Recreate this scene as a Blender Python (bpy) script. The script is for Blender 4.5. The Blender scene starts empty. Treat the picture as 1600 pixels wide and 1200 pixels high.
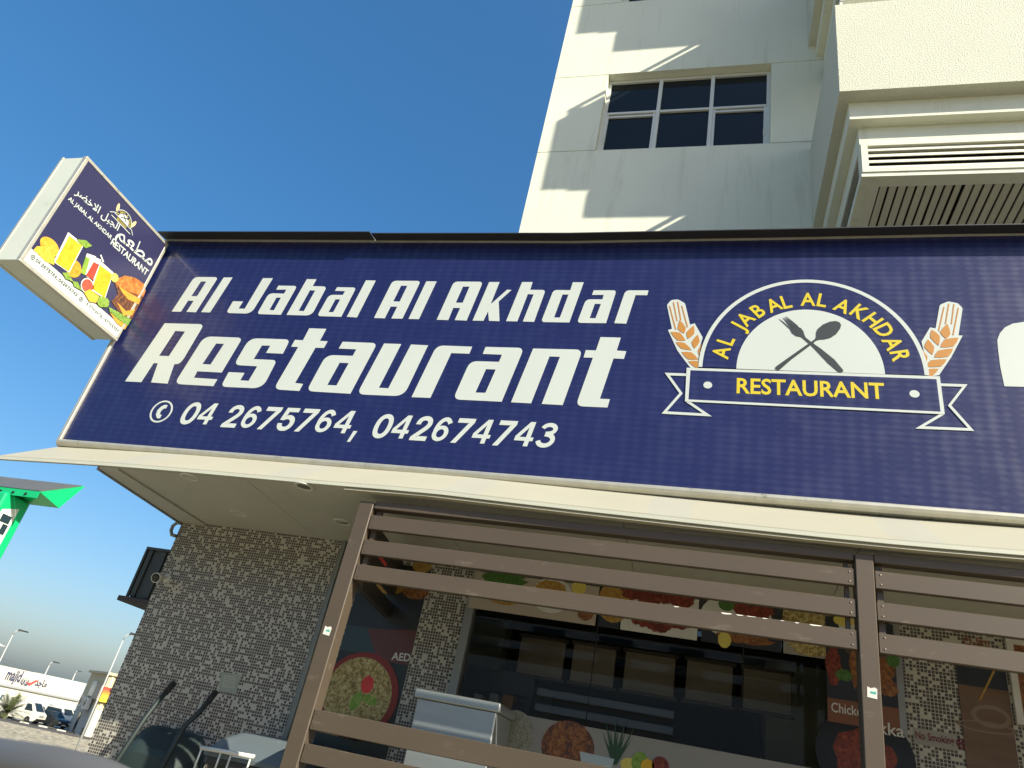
import bpy, math, random
from mathutils import Vector, Matrix, geometry
random.seed(7)
R = math.radians
scene = bpy.context.scene
C = scene.collection

# ------------------------------------------------------------------ camera
EYE = Vector((0.0, 0.0, 1.5))
F = 1118.0                                   # focal length in pixels of a 1600 px wide picture
yaw, pitch, roll = R(-18.36), R(28.536), R(11.987)
fw = Vector((math.sin(yaw)*math.cos(pitch), math.cos(yaw)*math.cos(pitch), math.sin(pitch)))
r0 = Vector((math.cos(yaw), -math.sin(yaw), 0)); u0 = r0.cross(fw)
rt = math.cos(roll)*r0 + math.sin(roll)*u0
up = -math.sin(roll)*r0 + math.cos(roll)*u0
cam = bpy.data.cameras.new('camera'); cam_o = bpy.data.objects.new('camera', cam); C.objects.link(cam_o)
cam.sensor_fit = 'HORIZONTAL'; cam.sensor_width = 36; cam.lens = F/1600*36
cam.clip_start = 0.02; cam.clip_end = 6000
cam_o.matrix_world = Matrix(((rt.x, up.x, -fw.x, EYE.x), (rt.y, up.y, -fw.y, EYE.y), (rt.z, up.z, -fw.z, EYE.z), (0, 0, 0, 1)))
cam.dof.use_dof = True; cam.dof.focus_distance = 6.0; cam.dof.aperture_fstop = 11.0
scene.camera = cam_o
# ------------------------------------------------------------------ sky, sun, exposure
SUN = Vector((3.60, -2.0, 2.78)).normalized()      # towards the sun
world = bpy.data.worlds.new('World'); scene.world = world; world.use_nodes = True
wn = world.node_tree.nodes; wl = world.node_tree.links
sky = wn.new('ShaderNodeTexSky'); sky.sky_type = 'NISHITA'; sky.sun_disc = False
sky.sun_elevation = math.asin(SUN.z); sky.sun_rotation = math.atan2(SUN.x, SUN.y)
sky.air_density = 1.0; sky.dust_density = 2.6; sky.ozone_density = 4.0; sky.altitude = 0
bg = wn['Background']; bg.inputs[1].default_value = 0.15
gm = wn.new('ShaderNodeGamma'); gm.inputs[1].default_value = 0.72       # the phone's tone curve, over the whole sky
hs = wn.new('ShaderNodeHueSaturation'); hs.inputs['Saturation'].default_value = 1.5
wl.new(sky.outputs[0], gm.inputs[0]); wl.new(gm.outputs[0], hs.inputs['Color']); wl.new(hs.outputs[0], bg.inputs[0])
sl = bpy.data.lights.new('sun', 'SUN'); sl.energy = 4.9; sl.angle = R(0.53); sl.color = (1.0, 0.93, 0.76)
so = bpy.data.objects.new('sun', sl); C.objects.link(so)
so.rotation_euler = SUN.to_track_quat('Z', 'Y').to_euler(); so.location = (20, -12, 18)
vs = scene.view_settings; vs.view_transform = 'Standard'; vs.look = 'None'; vs.exposure = 0.9; vs.gamma = 1
scene.cycles.use_denoising = True
scene.cycles.max_bounces = 7; scene.cycles.transparent_max_bounces = 10; scene.cycles.caustics_reflective = False; scene.cycles.caustics_refractive = False

# ------------------------------------------------------------------ measuring helpers (picture point -> place)
def ray(x, y): return rt*((x-800)/F) + up*((600-y)/F) + fw
def at(x, y, Y): d = ray(x, y); return EYE + d*(Y/d.y)
def onX(x, y, X): d = ray(x, y); return EYE + d*(X/d.x)
def onZ(x, y, Z): d = ray(x, y); return EYE + d*((Z-EYE.z)/d.z)
GLOW, YG0, YG1 = -2.6, 9.0, 30.0             # the street behind lies lower than the shop
def gz(Y): return GLOW*max(0.0, min(1.0, (Y-YG0)/(YG1-YG0)))
def onG(x, y): return onZ(x, y, GLOW)

# ------------------------------------------------------------------ materials
MATS = {}
def mat(name, col, rough=0.6, var=0.12, scale=6.0, bump=0.0, bscale=40.0, metal=0.0, coat=0.0, coat_rough=0.1, spec=0.5, dirt=None, detail=6, stretch=None, emit=0, streak=None):
    if name in MATS: return MATS[name]
    m = bpy.data.materials.new(name); m.use_nodes = True; n = m.node_tree.nodes; l = m.node_tree.links
    p = n['Principled BSDF']; p.inputs['Roughness'].default_value = rough; p.inputs['Metallic'].default_value = metal
    p.inputs['Coat Weight'].default_value = coat; p.inputs['Coat Roughness'].default_value = coat_rough
    p.inputs['Specular IOR Level'].default_value = spec
    g = n.new('ShaderNodeNewGeometry'); src = g.outputs['Position']
    if stretch:
        mp = n.new('ShaderNodeMapping'); mp.inputs['Scale'].default_value = stretch; l.new(src, mp.inputs[0]); src = mp.outputs[0]
    t = n.new('ShaderNodeTexNoise'); t.inputs['Scale'].default_value = scale; t.inputs['Detail'].default_value = detail; l.new(src, t.inputs['Vector'])
    mx = n.new('ShaderNodeMix'); mx.data_type = 'RGBA'
    a = [max(0, c*(1-var)) for c in col]; b = [min(1, c*(1+var)) for c in col]
    mx.inputs[6].default_value = (*a, 1); mx.inputs[7].default_value = (*b, 1)
    l.new(t.outputs[0], mx.inputs[0]); out = mx.outputs[2]
    if dirt:
        t2 = n.new('ShaderNodeTexNoise'); t2.inputs['Scale'].default_value = dirt[1]; t2.inputs['Detail'].default_value = 9; t2.inputs['Roughness'].default_value = 0.7
        if streak:
            ms = n.new('ShaderNodeMapping'); ms.inputs['Scale'].default_value = streak; l.new(g.outputs['Position'], ms.inputs[0]); l.new(ms.outputs[0], t2.inputs['Vector'])
        else: l.new(src, t2.inputs['Vector'])
        rp_ = n.new('ShaderNodeMapRange'); rp_.inputs[1].default_value = dirt[2]; rp_.inputs[2].default_value = dirt[2]+0.12
        l.new(t2.outputs[0], rp_.inputs[0])
        m2 = n.new('ShaderNodeMix'); m2.data_type = 'RGBA'; m2.inputs[7].default_value = (*dirt[0], 1)
        ml = n.new('ShaderNodeMath'); ml.operation = 'MULTIPLY'; ml.inputs[1].default_value = dirt[3]
        l.new(rp_.outputs[0], ml.inputs[0]); l.new(ml.outputs[0], m2.inputs[0]); l.new(out, m2.inputs[6]); out = m2.outputs[2]
    l.new(out, p.inputs['Base Color'])
    if bump:
        t3 = n.new('ShaderNodeTexNoise'); t3.inputs['Scale'].default_value = bscale; t3.inputs['Detail'].default_value = 5; l.new(src, t3.inputs['Vector'])
        bp = n.new('ShaderNodeBump'); bp.inputs['Strength'].default_value = bump; bp.inputs['Distance'].default_value = 0.02
        l.new(t3.outputs[0], bp.inputs['Height']); l.new(bp.outputs[0], p.inputs['Normal'])
    if emit:
        p.inputs['Emission Color'].default_value = (*col, 1); p.inputs['Emission Strength'].default_value = emit
    MATS[name] = m; return m

def food(name, cols, scale=60.0, rough=0.5, stops=None, kind='noise'):
    """printed food texture: several colours broken up by noise"""
    if name in MATS: return MATS[name]
    m = bpy.data.materials.new(name); m.use_nodes = True; n = m.node_tree.nodes; l = m.node_tree.links
    p = n['Principled BSDF']; p.inputs['Roughness'].default_value = rough
    g = n.new('ShaderNodeNewGeometry')
    t0 = n.new('ShaderNodeTexNoise'); t0.inputs['Scale'].default_value = scale*0.6; l.new(g.outputs['Position'], t0.inputs['Vector'])
    vm = n.new('ShaderNodeVectorMath'); vm.operation = 'MULTIPLY_ADD'; vm.inputs[1].default_value = (0.06,)*3
    l.new(t0.outputs[1], vm.inputs[0]); l.new(g.outputs['Position'], vm.inputs[2])
    t = n.new('ShaderNodeTexNoise'); t.inputs['Scale'].default_value = scale; t.inputs['Detail'].default_value = 8; t.inputs['Roughness'].default_value = 0.72
    l.new(vm.outputs[0], t.inputs['Vector'])
    r = n.new('ShaderNodeValToRGB'); e = r.color_ramp.elements
    k = len(cols)
    for i, c in enumerate(cols):
        pos = 0.33 + 0.34*i/max(1, k-1)
        if i < 2: el = e[i]; el.position = pos
        else: el = e.new(pos)
        el.color = (*c, 1)
    l.new(t.outputs[0], r.inputs[0]); l.new(r.outputs[0], p.inputs['Base Color'])
    MATS[name] = m; return m

def grid_mat(name, px, pz, tile, light, grout, gap, frac, axis='xz', rough=0.35):
    """small tiles too far away to build one by one"""
    m = bpy.data.materials.new(name); m.use_nodes = True; n = m.node_tree.nodes; l = m.node_tree.links
    p = n['Principled BSDF']
    g = n.new('ShaderNodeNewGeometry'); s = n.new('ShaderNodeSeparateXYZ'); l.new(g.outputs['Position'], s.inputs[0])
    def M2(op, a, b=None, c=None):
        q = n.new('ShaderNodeMath'); q.operation = op
        for i, v in enumerate((a, b, c)):
            if v is None: continue
            if isinstance(v, (int, float)): q.inputs[i].default_value = v
            else: l.new(v, q.inputs[i])
        return q.outputs[0]
    ax = {'x': 0, 'y': 1, 'z': 2}
    u = M2('DIVIDE', s.outputs[ax[axis[0]]], px); v = M2('DIVIDE', s.outputs[ax[axis[1]]], pz)
    fu = M2('FLOOR', u); fv = M2('FLOOR', v)
    cu = M2('ABSOLUTE', M2('SUBTRACT', M2('SUBTRACT', u, fu), 0.5)); cv = M2('ABSOLUTE', M2('SUBTRACT', M2('SUBTRACT', v, fv), 0.5))
    inside = M2('LESS_THAN', M2('MAXIMUM', cu, cv), 0.5-gap)
    cb = n.new('ShaderNodeCombineXYZ'); l.new(fu, cb.inputs[0]); l.new(fv, cb.inputs[1])
    w = n.new('ShaderNodeTexWhiteNoise'); w.noise_dimensions = '2D'; l.new(cb.outputs[0], w.inputs['Vector'])
    ws = n.new('ShaderNodeSeparateColor'); l.new(w.outputs[1], ws.inputs[0])
    # uneven density of the light tiles
    nz = n.new('ShaderNodeTexNoise'); nz.inputs['Scale'].default_value = 1.6; l.new(g.outputs['Position'], nz.inputs['Vector'])
    fr = M2('MULTIPLY_ADD', nz.outputs[0], 0.22, frac-0.11)
    pick = M2('LESS_THAN', ws.outputs[0], fr)
    tr = n.new('ShaderNodeValToRGB'); l.new(ws.outputs[1], tr.inputs[0])
    tr.color_ramp.elements[0].color = (*[c*0.55 for c in tile], 1); tr.color_ramp.elements[1].color = (*[c*1.6 for c in tile], 1)
    def mixc(f, a, b):
        q = n.new('ShaderNodeMix'); q.data_type = 'RGBA'; l.new(f, q.inputs[0])
        for i, x in ((6, a), (7, b)):
            if isinstance(x, tuple): q.inputs[i].default_value = (*x, 1)
            else: l.new(x, q.inputs[i])
        return q.outputs[2]
    c = mixc(pick, tr.outputs[0], light); c = mixc(inside, grout, c)
    l.new(c, p.inputs['Base Color'])
    l.new(M2('MULTIPLY_ADD', inside, rough-0.85, 0.85), p.inputs['Roughness'])
    bp = n.new('ShaderNodeBump'); bp.inputs['Strength'].default_value = 0.5; bp.inputs['Distance'].default_value = 0.002
    l.new(inside, bp.inputs['Height']); l.new(bp.outputs[0], p.inputs['Normal'])
    MATS[name] = m; return m

def glass_mat(name, tint=(0.75, 0.82, 0.8), ior=1.5, rough=0.0):
    m = bpy.data.materials.new(name); m.use_nodes = True; n = m.node_tree.nodes; l = m.node_tree.links
    n.remove(n['Principled BSDF']); o = n['Material Output']
    f = n.new('ShaderNodeFresnel'); f.inputs[0].default_value = ior
    t = n.new('ShaderNodeBsdfTransparent'); t.inputs[0].default_value = (*tint, 1)
    g = n.new('ShaderNodeBsdfGlossy'); g.inputs['Roughness'].default_value = rough
    x = n.new('ShaderNodeMixShader'); l.new(f.outputs[0], x.inputs[0]); l.new(t.outputs[0], x.inputs[1]); l.new(g.outputs[0], x.inputs[2]); l.new(x.outputs[0], o.inputs[0])
    MATS[name] = m; return m

def sign_vinyl(name, col):
    """printed flex banner: navy ink, faint weave, satin gloss"""
    m = bpy.data.materials.new(name); m.use_nodes = True; n = m.node_tree.nodes; l = m.node_tree.links
    p = n['Principled BSDF']; p.inputs['Roughness'].default_value = 0.42; p.inputs['Specular IOR Level'].default_value = 0.36
    p.inputs['Coat Weight'].default_value = 0.18; p.inputs['Coat Roughness'].default_value = 0.12
    g = n.new('ShaderNodeNewGeometry')
    t = n.new('ShaderNodeTexNoise'); t.inputs['Scale'].default_value = 1.1; t.inputs['Detail'].default_value = 8; t.inputs['Roughness'].default_value = 0.65; l.new(g.outputs['Position'], t.inputs['Vector'])
    mx = n.new('ShaderNodeMix'); mx.data_type = 'RGBA'; mx.inputs[6].default_value = (*[c*0.78 for c in col], 1); mx.inputs[7].default_value = (col[0]*1.5+0.003, col[1]*1.35+0.002, col[2]*1.2, 1)
    l.new(t.outputs[0], mx.inputs[0]); l.new(mx.outputs[2], p.inputs['Base Color'])
    mp = n.new('ShaderNodeMapping'); mp.inputs['Scale'].default_value = (9, 1, 20); l.new(g.outputs['Position'], mp.inputs[0])
    w = n.new('ShaderNodeTexNoise'); w.inputs['Scale'].default_value = 1.0; w.inputs['Detail'].default_value = 2; l.new(mp.outputs[0], w.inputs['Vector'])
    w1 = n.new('ShaderNodeTexWave'); w1.bands_direction = 'Z'; w1.inputs['Scale'].default_value = 8.2; w1.inputs['Distortion'].default_value = 3.0; w1.inputs['Detail'].default_value = 3; l.new(g.outputs['Position'], w1.inputs['Vector'])
    w2 = n.new('ShaderNodeTexWave'); w2.bands_direction = 'X'; w2.inputs['Scale'].default_value = 4.6; w2.inputs['Distortion'].default_value = 2.0; w2.inputs['Detail'].default_value = 3; l.new(g.outputs['Position'], w2.inputs['Vector'])
    a = n.new('ShaderNodeMath'); a.operation = 'MULTIPLY'; l.new(w1.outputs[1], a.inputs[0]); l.new(w2.outputs[1], a.inputs[1])
    b = n.new('ShaderNodeMath'); b.operation = 'MULTIPLY_ADD'; l.new(w.outputs[0], b.inputs[0]); b.inputs[1].default_value = 5.0; l.new(a.outputs[0], b.inputs[2])
    # the scrim weave: small shiny dashes in rows, so that only raking sun brings them out
    def sine(sock, f, ph=0.0):
        q = n.new('ShaderNodeMath'); q.operation = 'MULTIPLY_ADD'; l.new(sock, q.inputs[0]); q.inputs[1].default_value = f; q.inputs[2].default_value = ph
        r_ = n.new('ShaderNodeMath'); r_.operation = 'SINE'; l.new(q.outputs[0], r_.inputs[0]); return r_.outputs[0]
    sp = n.new('ShaderNodeSeparateXYZ'); l.new(g.outputs['Position'], sp.inputs[0])
    s1 = sine(sp.outputs[2], 2*math.pi/0.042); s2 = sine(sp.outputs[0], 2*math.pi/0.085)
    k1 = n.new('ShaderNodeMath'); k1.operation = 'ADD'; l.new(s1, k1.inputs[0]); l.new(s2, k1.inputs[1])
    nz = n.new('ShaderNodeTexNoise'); nz.inputs['Scale'].default_value = 5.0; nz.inputs['Detail'].default_value = 4; l.new(g.outputs['Position'], nz.inputs['Vector'])
    k2 = n.new('ShaderNodeMath'); k2.operation = 'MULTIPLY_ADD'; l.new(nz.outputs[0], k2.inputs[0]); k2.inputs[1].default_value = 10.0; l.new(k1.outputs[0], k2.inputs[2])
    k3 = n.new('ShaderNodeMapRange'); k3.inputs[1].default_value = 4.2; k3.inputs[2].default_value = 8.4; k3.inputs[3].default_value = 0.28; k3.inputs[4].default_value = 0.62; l.new(k2.outputs[0], k3.inputs[0])
    l.new(k3.outputs[0], p.inputs['Specular IOR Level'])
    bp = n.new('ShaderNodeBump'); bp.inputs['Strength'].default_value = 0.10; bp.inputs['Distance'].default_value = 0.0024
    l.new(b.outputs[0], bp.inputs['Height']); l.new(bp.outputs[0], p.inputs['Normal'])
    MATS[name] = m; return m

# ------------------------------------------------------------------ mesh helpers
class MB:
    def __init__(s): s.v = []; s.f = []
    def quad(s, a, b, c, d):
        i = len(s.v); s.v += [Vector(p) for p in (a, b, c, d)]; s.f.append((i, i+1, i+2, i+3)); return s
    def box(s, a, b, bev=0.0):
        (x0, y0, z0), (x1, y1, z1) = a, b
        x0, x1 = min(x0, x1), max(x0, x1); y0, y1 = min(y0, y1), max(y0, y1); z0, z1 = min(z0, z1), max(z0, z1)
        i = len(s.v)
        if bev <= 0:
            s.v += [Vector(p) for p in ((x0, y0, z0), (x1, y0, z0), (x1, y1, z0), (x0, y1, z0), (x0, y0, z1), (x1, y0, z1), (x1, y1, z1), (x0, y1, z1))]
            s.f += [tuple(i+k for k in q) for q in ((0, 3, 2, 1), (4, 5, 6, 7), (0, 1, 5, 4), (1, 2, 6, 5), (2, 3, 7, 6), (3, 0, 4, 7))]
            return s
        e = bev
        P = {}
        for cx, X in ((0, x0), (1, x1)):
            for cy, Y in ((0, y0), (1, y1)):
                for cz, Z in ((0, z0), (1, z1)):
                    sx, sy, sz = (e if cx == 0 else -e), (e if cy == 0 else -e), (e if cz == 0 else -e)
                    for k, q in enumerate(((X, Y+sy, Z+sz), (X+sx, Y, Z+sz), (X+sx, Y+sy, Z))):
                        P[cx, cy, cz, k] = len(s.v); s.v.append(Vector(q))
        def F_(k, lst): s.f.append(tuple(P[(*c, k)] for c in lst))
        F_(0, [(0, 0, 0), (0, 0, 1), (0, 1, 1), (0, 1, 0)]); F_(0, [(1, 0, 0), (1, 1, 0), (1, 1, 1), (1, 0, 1)])
        F_(1, [(0, 0, 0), (1, 0, 0), (1, 0, 1), (0, 0, 1)]); F_(1, [(0, 1, 0), (0, 1, 1), (1, 1, 1), (1, 1, 0)])
        F_(2, [(0, 0, 0), (0, 1, 0), (1, 1, 0), (1, 0, 0)]); F_(2, [(0, 0, 1), (1, 0, 1), (1, 1, 1), (0, 1, 1)])
        for axis, (k1, k2) in ((2, (0, 1)), (1, (0, 2)), (0, (1, 2))):
            o = [a_ for a_ in range(3) if a_ != axis]
            for a_ in (0, 1):
                for b_ in (0, 1):
                    c0 = [0, 0, 0]; c0[o[0]] = a_; c0[o[1]] = b_; c1 = list(c0); c1[axis] = 1
                    s.f.append((P[(*c0, k1)], P[(*c1, k1)], P[(*c1, k2)], P[(*c0, k2)]))
        for c in [(a_, b_, c_) for a_ in (0, 1) for b_ in (0, 1) for c_ in (0, 1)]:
            s.f.append(tuple(P[(*c, k)] for k in range(3)))
        return s
    def hexa(s, p):  # 8 points: bottom loop 4, top loop 4
        i = len(s.v); s.v += [Vector(q) for q in p]
        s.f += [tuple(i+k for k in q) for q in ((0, 3, 2, 1), (4, 5, 6, 7), (0, 1, 5, 4), (1, 2, 6, 5), (2, 3, 7, 6), (3, 0, 4, 7))]; return s
    def loft(s, loops, cap=True, closed=True):
        n = len(loops[0]); i = len(s.v)
        for L in loops: s.v += [Vector(p) for p in L]
        for k in range(len(loops)-1):
            for j in range(n if closed else n-1):
                a = i+k*n+j; b = i+k*n+(j+1) % n; s.f.append((a, b, b+n, a+n))
        if cap:
            s.f.append(tuple(i+j for j in range(n))[::-1]); s.f.append(tuple(i+(len(loops)-1)*n+j for j in range(n)))
        return s
    def tube(s, pts, r, n=10, cap=True):
        pts = [Vector(p) for p in pts]; loops = []
        rr = r if isinstance(r, (list, tuple)) else [r]*len(pts)
        prev = None
        for k, p in enumerate(pts):
            d = (pts[min(k+1, len(pts)-1)]-pts[max(k-1, 0)]).normalized()
            if prev is None:
                a = d.orthogonal().normalized()
            else:
                a = (prev - d*prev.dot(d)).normalized()
            prev = a; b = d.cross(a)
            loops.append([p+(a*math.cos(2*math.pi*j/n)+b*math.sin(2*math.pi*j/n))*rr[k] for j in range(n)])
        return s.loft(loops, cap)
    def lathe(s, c, axis, prof, n=20):   # prof: (distance along axis, radius)
        c = Vector(c); axis = Vector(axis).normalized(); a = axis.orthogonal().normalized(); b = axis.cross(a)
        return s.loft([[c+axis*h+(a*math.cos(2*math.pi*j/n)+b*math.sin(2*math.pi*j/n))*max(r, 1e-4) for j in range(n)] for h, r in prof])
    def prism(s, poly, fn, t):   # poly: 2d points, fn(a,b,c)->world, extruded c in (0,t)
        loops = [[fn(a, b, 0) for a, b in poly], [fn(a, b, t) for a, b in poly]]
        return s.loft(loops)

def link(name, mesh, m, parent=None):
    o = bpy.data.objects.new(name, mesh); C.objects.link(o)
    if m is not None and not mesh.materials: mesh.materials.append(m)
    if parent is not None: o.parent = parent
    return o
def build(name, mb, m, parent=None, smooth=False, loc=None):
    if parent is not None: off = ROOT[parent.name]
    else: off = Vector(loc) if loc is not None else Vector((0, 0, 0))
    me = bpy.data.meshes.new(name); me.from_pydata([v-off for v in mb.v], [], mb.f); me.validate()
    import bmesh
    b = bmesh.new(); b.from_mesh(me); bmesh.ops.recalc_face_normals(b, faces=b.faces); b.to_mesh(me); b.free()
    if smooth: me.polygons.foreach_set('use_smooth', [True]*len(me.polygons))
    o = link(name, me, m, parent)
    if parent is not None: ROOT[o.name] = off
    else: o.location = off; ROOT[o.name] = off
    return o
ROOT = {}
def thing(name, label, cat, loc=(0, 0, 0), group=None):
    o = bpy.data.objects.new(name, None); C.objects.link(o); o.location = loc; o.empty_display_size = 0.2
    o['label'] = label; o['category'] = cat
    if group: o['group'] = group
    ROOT[o.name] = Vector(loc); return o
def tag(o, label, cat, group=None):
    o['label'] = label; o['category'] = cat
    if group: o['group'] = group
    return o
def struct(o): o['kind'] = 'structure'; return o
def piece(name, mesh, m, parent, loc):     # many alike pieces sharing a mesh; loc is a world point
    o = link(name, mesh, m, parent); o.location = Vector(loc)-ROOT[parent.name]; ROOT[o.name] = ROOT[parent.name]; return o
def mesh_of(name, mb):
    me = bpy.data.meshes.new(name); me.from_pydata(mb.v, [], mb.f)
    import bmesh
    b = bmesh.new(); b.from_mesh(me); bmesh.ops.recalc_face_normals(b, faces=b.faces); b.to_mesh(me); b.free()
    return me

# flat printed shapes: loops of 2d points (first outer, others holes) raised t above a surface
def fillet(pts):
    out = []; n = len(pts)
    for i, p in enumerate(pts):
        v = Vector(p[:2]); r = p[2] if len(p) > 2 else 0
        if r <= 0: out.append(v); continue
        a = Vector(pts[i-1][:2]); b = Vector(pts[(i+1) % n][:2])
        da = (a-v); db = (b-v)
        pa = v+da.normalized()*min(r, da.length*0.49); pb = v+db.normalized()*min(r, db.length*0.49)
        for k in range(7):
            t = k/6; out.append(pa*(1-t)**2+v*2*t*(1-t)+pb*t*t)
    return out
def flat_mb(mb, loops, fn, t, base=0.0):
    loops = [[Vector((p[0], p[1], 0)) for p in L] for L in loops]
    tris = geometry.tessellate_polygon(loops); allp = [p for L in loops for p in L]
    i = len(mb.v); n = len(allp)
    mb.v += [fn(p.x, p.y, base+t) for p in allp]+[fn(p.x, p.y, base) for p in allp]
    for tr in tris: mb.f.append(tuple(i+k for k in tr))
    k0 = 0
    for L in loops:
        m = len(L)
        for j in range(m):
            a = i+k0+j; b = i+k0+(j+1) % m; mb.f.append((a, b, b+n, a+n))
        k0 += m
    return mb
def flat(name, shapes, fn, t, m, parent, base=0.0):
    mb = MB()
    for i_, loops in enumerate(shapes): flat_mb(mb, loops, fn, t, base+i_*0.00012)
    return build(name, mb, m, parent)
def band(pts, w):      # open line of even width as one outline with mitred corners
    P = [Vector(p[:2]) for p in pts]; L_, R_ = [], []
    for i, p in enumerate(P):
        d0 = (p-P[i-1]).normalized() if i else (P[1]-p).normalized(); d1 = (P[i+1]-p).normalized() if i < len(P)-1 else d0
        n0, n1 = Vector((-d0.y, d0.x)), Vector((-d1.y, d1.x)); m_ = (n0+n1).normalized(); k = w/2/max(0.25, m_.dot(n0))
        L_.append(p+m_*k); R_.append(p-m_*k)
    return L_+R_[::-1]
def ell(cx, cy, rx, ry, a0=0, a1=360, n=40, rot=0):
    full = abs(a1-a0) >= 360; k = n if full else n+1; c, s = math.cos(R(rot)), math.sin(R(rot)); o = []
    for i in range(k):
        a = R(a0+(a1-a0)*i/n); x, y = rx*math.cos(a), ry*math.sin(a); o.append((cx+x*c-y*s, cy+x*s+y*c))
    return o
def stroke(a, b, w):
    a, b = Vector(a[:2]), Vector(b[:2]); d = (b-a).normalized(); q = Vector((-d.y, d.x))*w/2; a = a-d*w*0.45; b = b+d*w*0.45
    return [a+q, b+q, b-q, a-q]
# digit outlines (advance, points, triangles) of a plain grotesque
GLYPH = {
 '0': (0.453, "0.337 0.006 0.286 -0.02 0.227 -0.029 0.167 -0.02 0.116 0.006 0.076 0.049 0.048 0.106 0.031 0.174 0.026 0.254 0.031 0.334 0.048 0.403 0.077 0.459 0.117 0.502 0.168 0.529 0.227 0.538 0.286 0.529 0.337 0.502 0.376 0.459 0.405 0.402 0.422 0.334 0.427 0.254 0.422 0.174 0.405 0.106 0.377 0.049 0.178 0.09 0.2 0.076 0.227 0.072 0.253 0.076 0.275 0.09 0.294 0.115 0.309 0.15 0.319 0.197 0.322 0.254 0.319 0.312 0.309 0.359 0.294 0.394 0.275 0.419 0.253 0.433 0.227 0.437 0.2 0.433 0.178 0.419 0.159 0.394 0.144 0.358 0.135 0.312 0.131 0.254 0.135 0.197 0.144 0.15 0.159 0.115", "19 18 34 28 27 0 33 32 20 35 34 18 12 11 40 2 1 27 19 34 33 14 39 38 32 31 20 23 22 29 14 38 37 39 12 40 10 9 42 7 46 45 30 21 31 15 14 37 1 0 27 25 5 4 44 8 45 6 5 47 36 16 37 29 22 30 17 36 35 2 27 26 8 44 43 9 8 43 11 10 41 13 12 39 42 9 43 8 7 45 23 29 28 3 2 25 11 41 40 5 25 24 17 16 36 47 46 6 20 19 33 14 13 39 5 24 47 10 42 41 21 20 31 18 17 35 4 3 25 22 21 30 0 23 28 25 2 26 16 15 37 46 7 6"),
 '2': (0.453, "0.411 -0.022 0.042 -0.022 0.042 0.056 0.244 0.272 0.265 0.296 0.28 0.317 0.29 0.335 0.296 0.353 0.298 0.371 0.296 0.391 0.289 0.407 0.278 0.419 0.263 0.429 0.245 0.435 0.224 0.437 0.201 0.435 0.183 0.428 0.169 0.417 0.158 0.403 0.152 0.385 0.147 0.34 0.041 0.34 0.049 0.41 0.067 0.454 0.095 0.489 0.133 0.516 0.176 0.532 0.225 0.538 0.273 0.532 0.316 0.516 0.352 0.49 0.38 0.457 0.397 0.417 0.403 0.373 0.4 0.341 0.392 0.31 0.376 0.279 0.354 0.245 0.323 0.208 0.175 0.052 0.175 0.079 0.411 0.079", "37 36 5 0 41 40 28 27 13 29 28 12 8 33 9 22 21 19 6 35 7 32 9 33 38 37 4 17 24 18 34 8 7 29 12 11 40 39 38 26 25 16 34 33 8 2 1 40 23 22 18 25 24 17 31 30 10 27 14 13 27 26 15 4 3 38 24 23 18 27 15 14 32 31 9 35 34 7 12 28 13 26 16 15 36 35 6 5 4 37 11 10 30 21 20 19 9 31 10 3 40 38 3 2 40 1 0 40 16 25 17 30 29 11 22 19 18 5 36 6"),
 '5': (0.453, "0.32 -0.004 0.273 -0.023 0.221 -0.029 0.173 -0.024 0.13 -0.009 0.093 0.015 0.064 0.048 0.045 0.086 0.033 0.152 0.14 0.152 0.148 0.116 0.156 0.102 0.168 0.09 0.183 0.08 0.201 0.074 0.221 0.072 0.245 0.075 0.265 0.083 0.282 0.097 0.295 0.115 0.303 0.137 0.306 0.162 0.303 0.188 0.294 0.211 0.281 0.229 0.263 0.243 0.242 0.252 0.217 0.255 0.196 0.253 0.175 0.248 0.156 0.239 0.134 0.223 0.043 0.233 0.076 0.531 0.388 0.531 0.388 0.43 0.17 0.43 0.158 0.323 0.129 0.323 0.144 0.334 0.17 0.346 0.199 0.353 0.23 0.356 0.267 0.352 0.302 0.341 0.334 0.324 0.361 0.3 0.383 0.272 0.399 0.239 0.41 0.203 0.413 0.163 0.407 0.111 0.388 0.065 0.359 0.026", "42 41 27 15 14 2 9 8 7 39 36 33 16 15 2 3 2 14 48 23 22 2 1 16 50 21 20 48 47 23 44 43 26 39 29 28 14 13 3 17 0 18 50 49 21 5 4 12 19 52 20 24 45 25 43 42 26 39 38 37 0 53 18 51 50 20 46 45 24 27 41 28 45 44 25 52 51 20 40 39 28 21 49 22 7 6 10 25 44 26 32 39 33 16 1 17 39 37 36 39 32 31 12 4 13 4 3 13 36 35 34 10 6 11 49 48 22 53 52 19 29 39 30 36 34 33 10 9 7 27 26 42 39 31 30 47 46 24 41 40 28 5 12 11 47 24 23 1 0 17 53 19 18 6 5 11"),
 '7': (0.453, "0.178 -0.022 0.061 -0.022 0.301 0.454 0.301 0.43 0.04 0.43 0.04 0.531 0.413 0.531 0.413 0.443", "5 4 2 0 7 2 2 1 0 7 6 2 6 5 2 4 3 2"),
 ',': (0.188, "0.101 -0.141 0.012 -0.141 0.049 0.093 0.166 0.093", "0 3 2 0 2 1"),
}
def _arc(cx, cy, rx, ry, a0, a1, n=16): return [(cx+rx*math.cos(R(a0+(a1-a0)*i/n)), cy+ry*math.sin(R(a0+(a1-a0)*i/n))) for i in range(n+1)]
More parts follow.
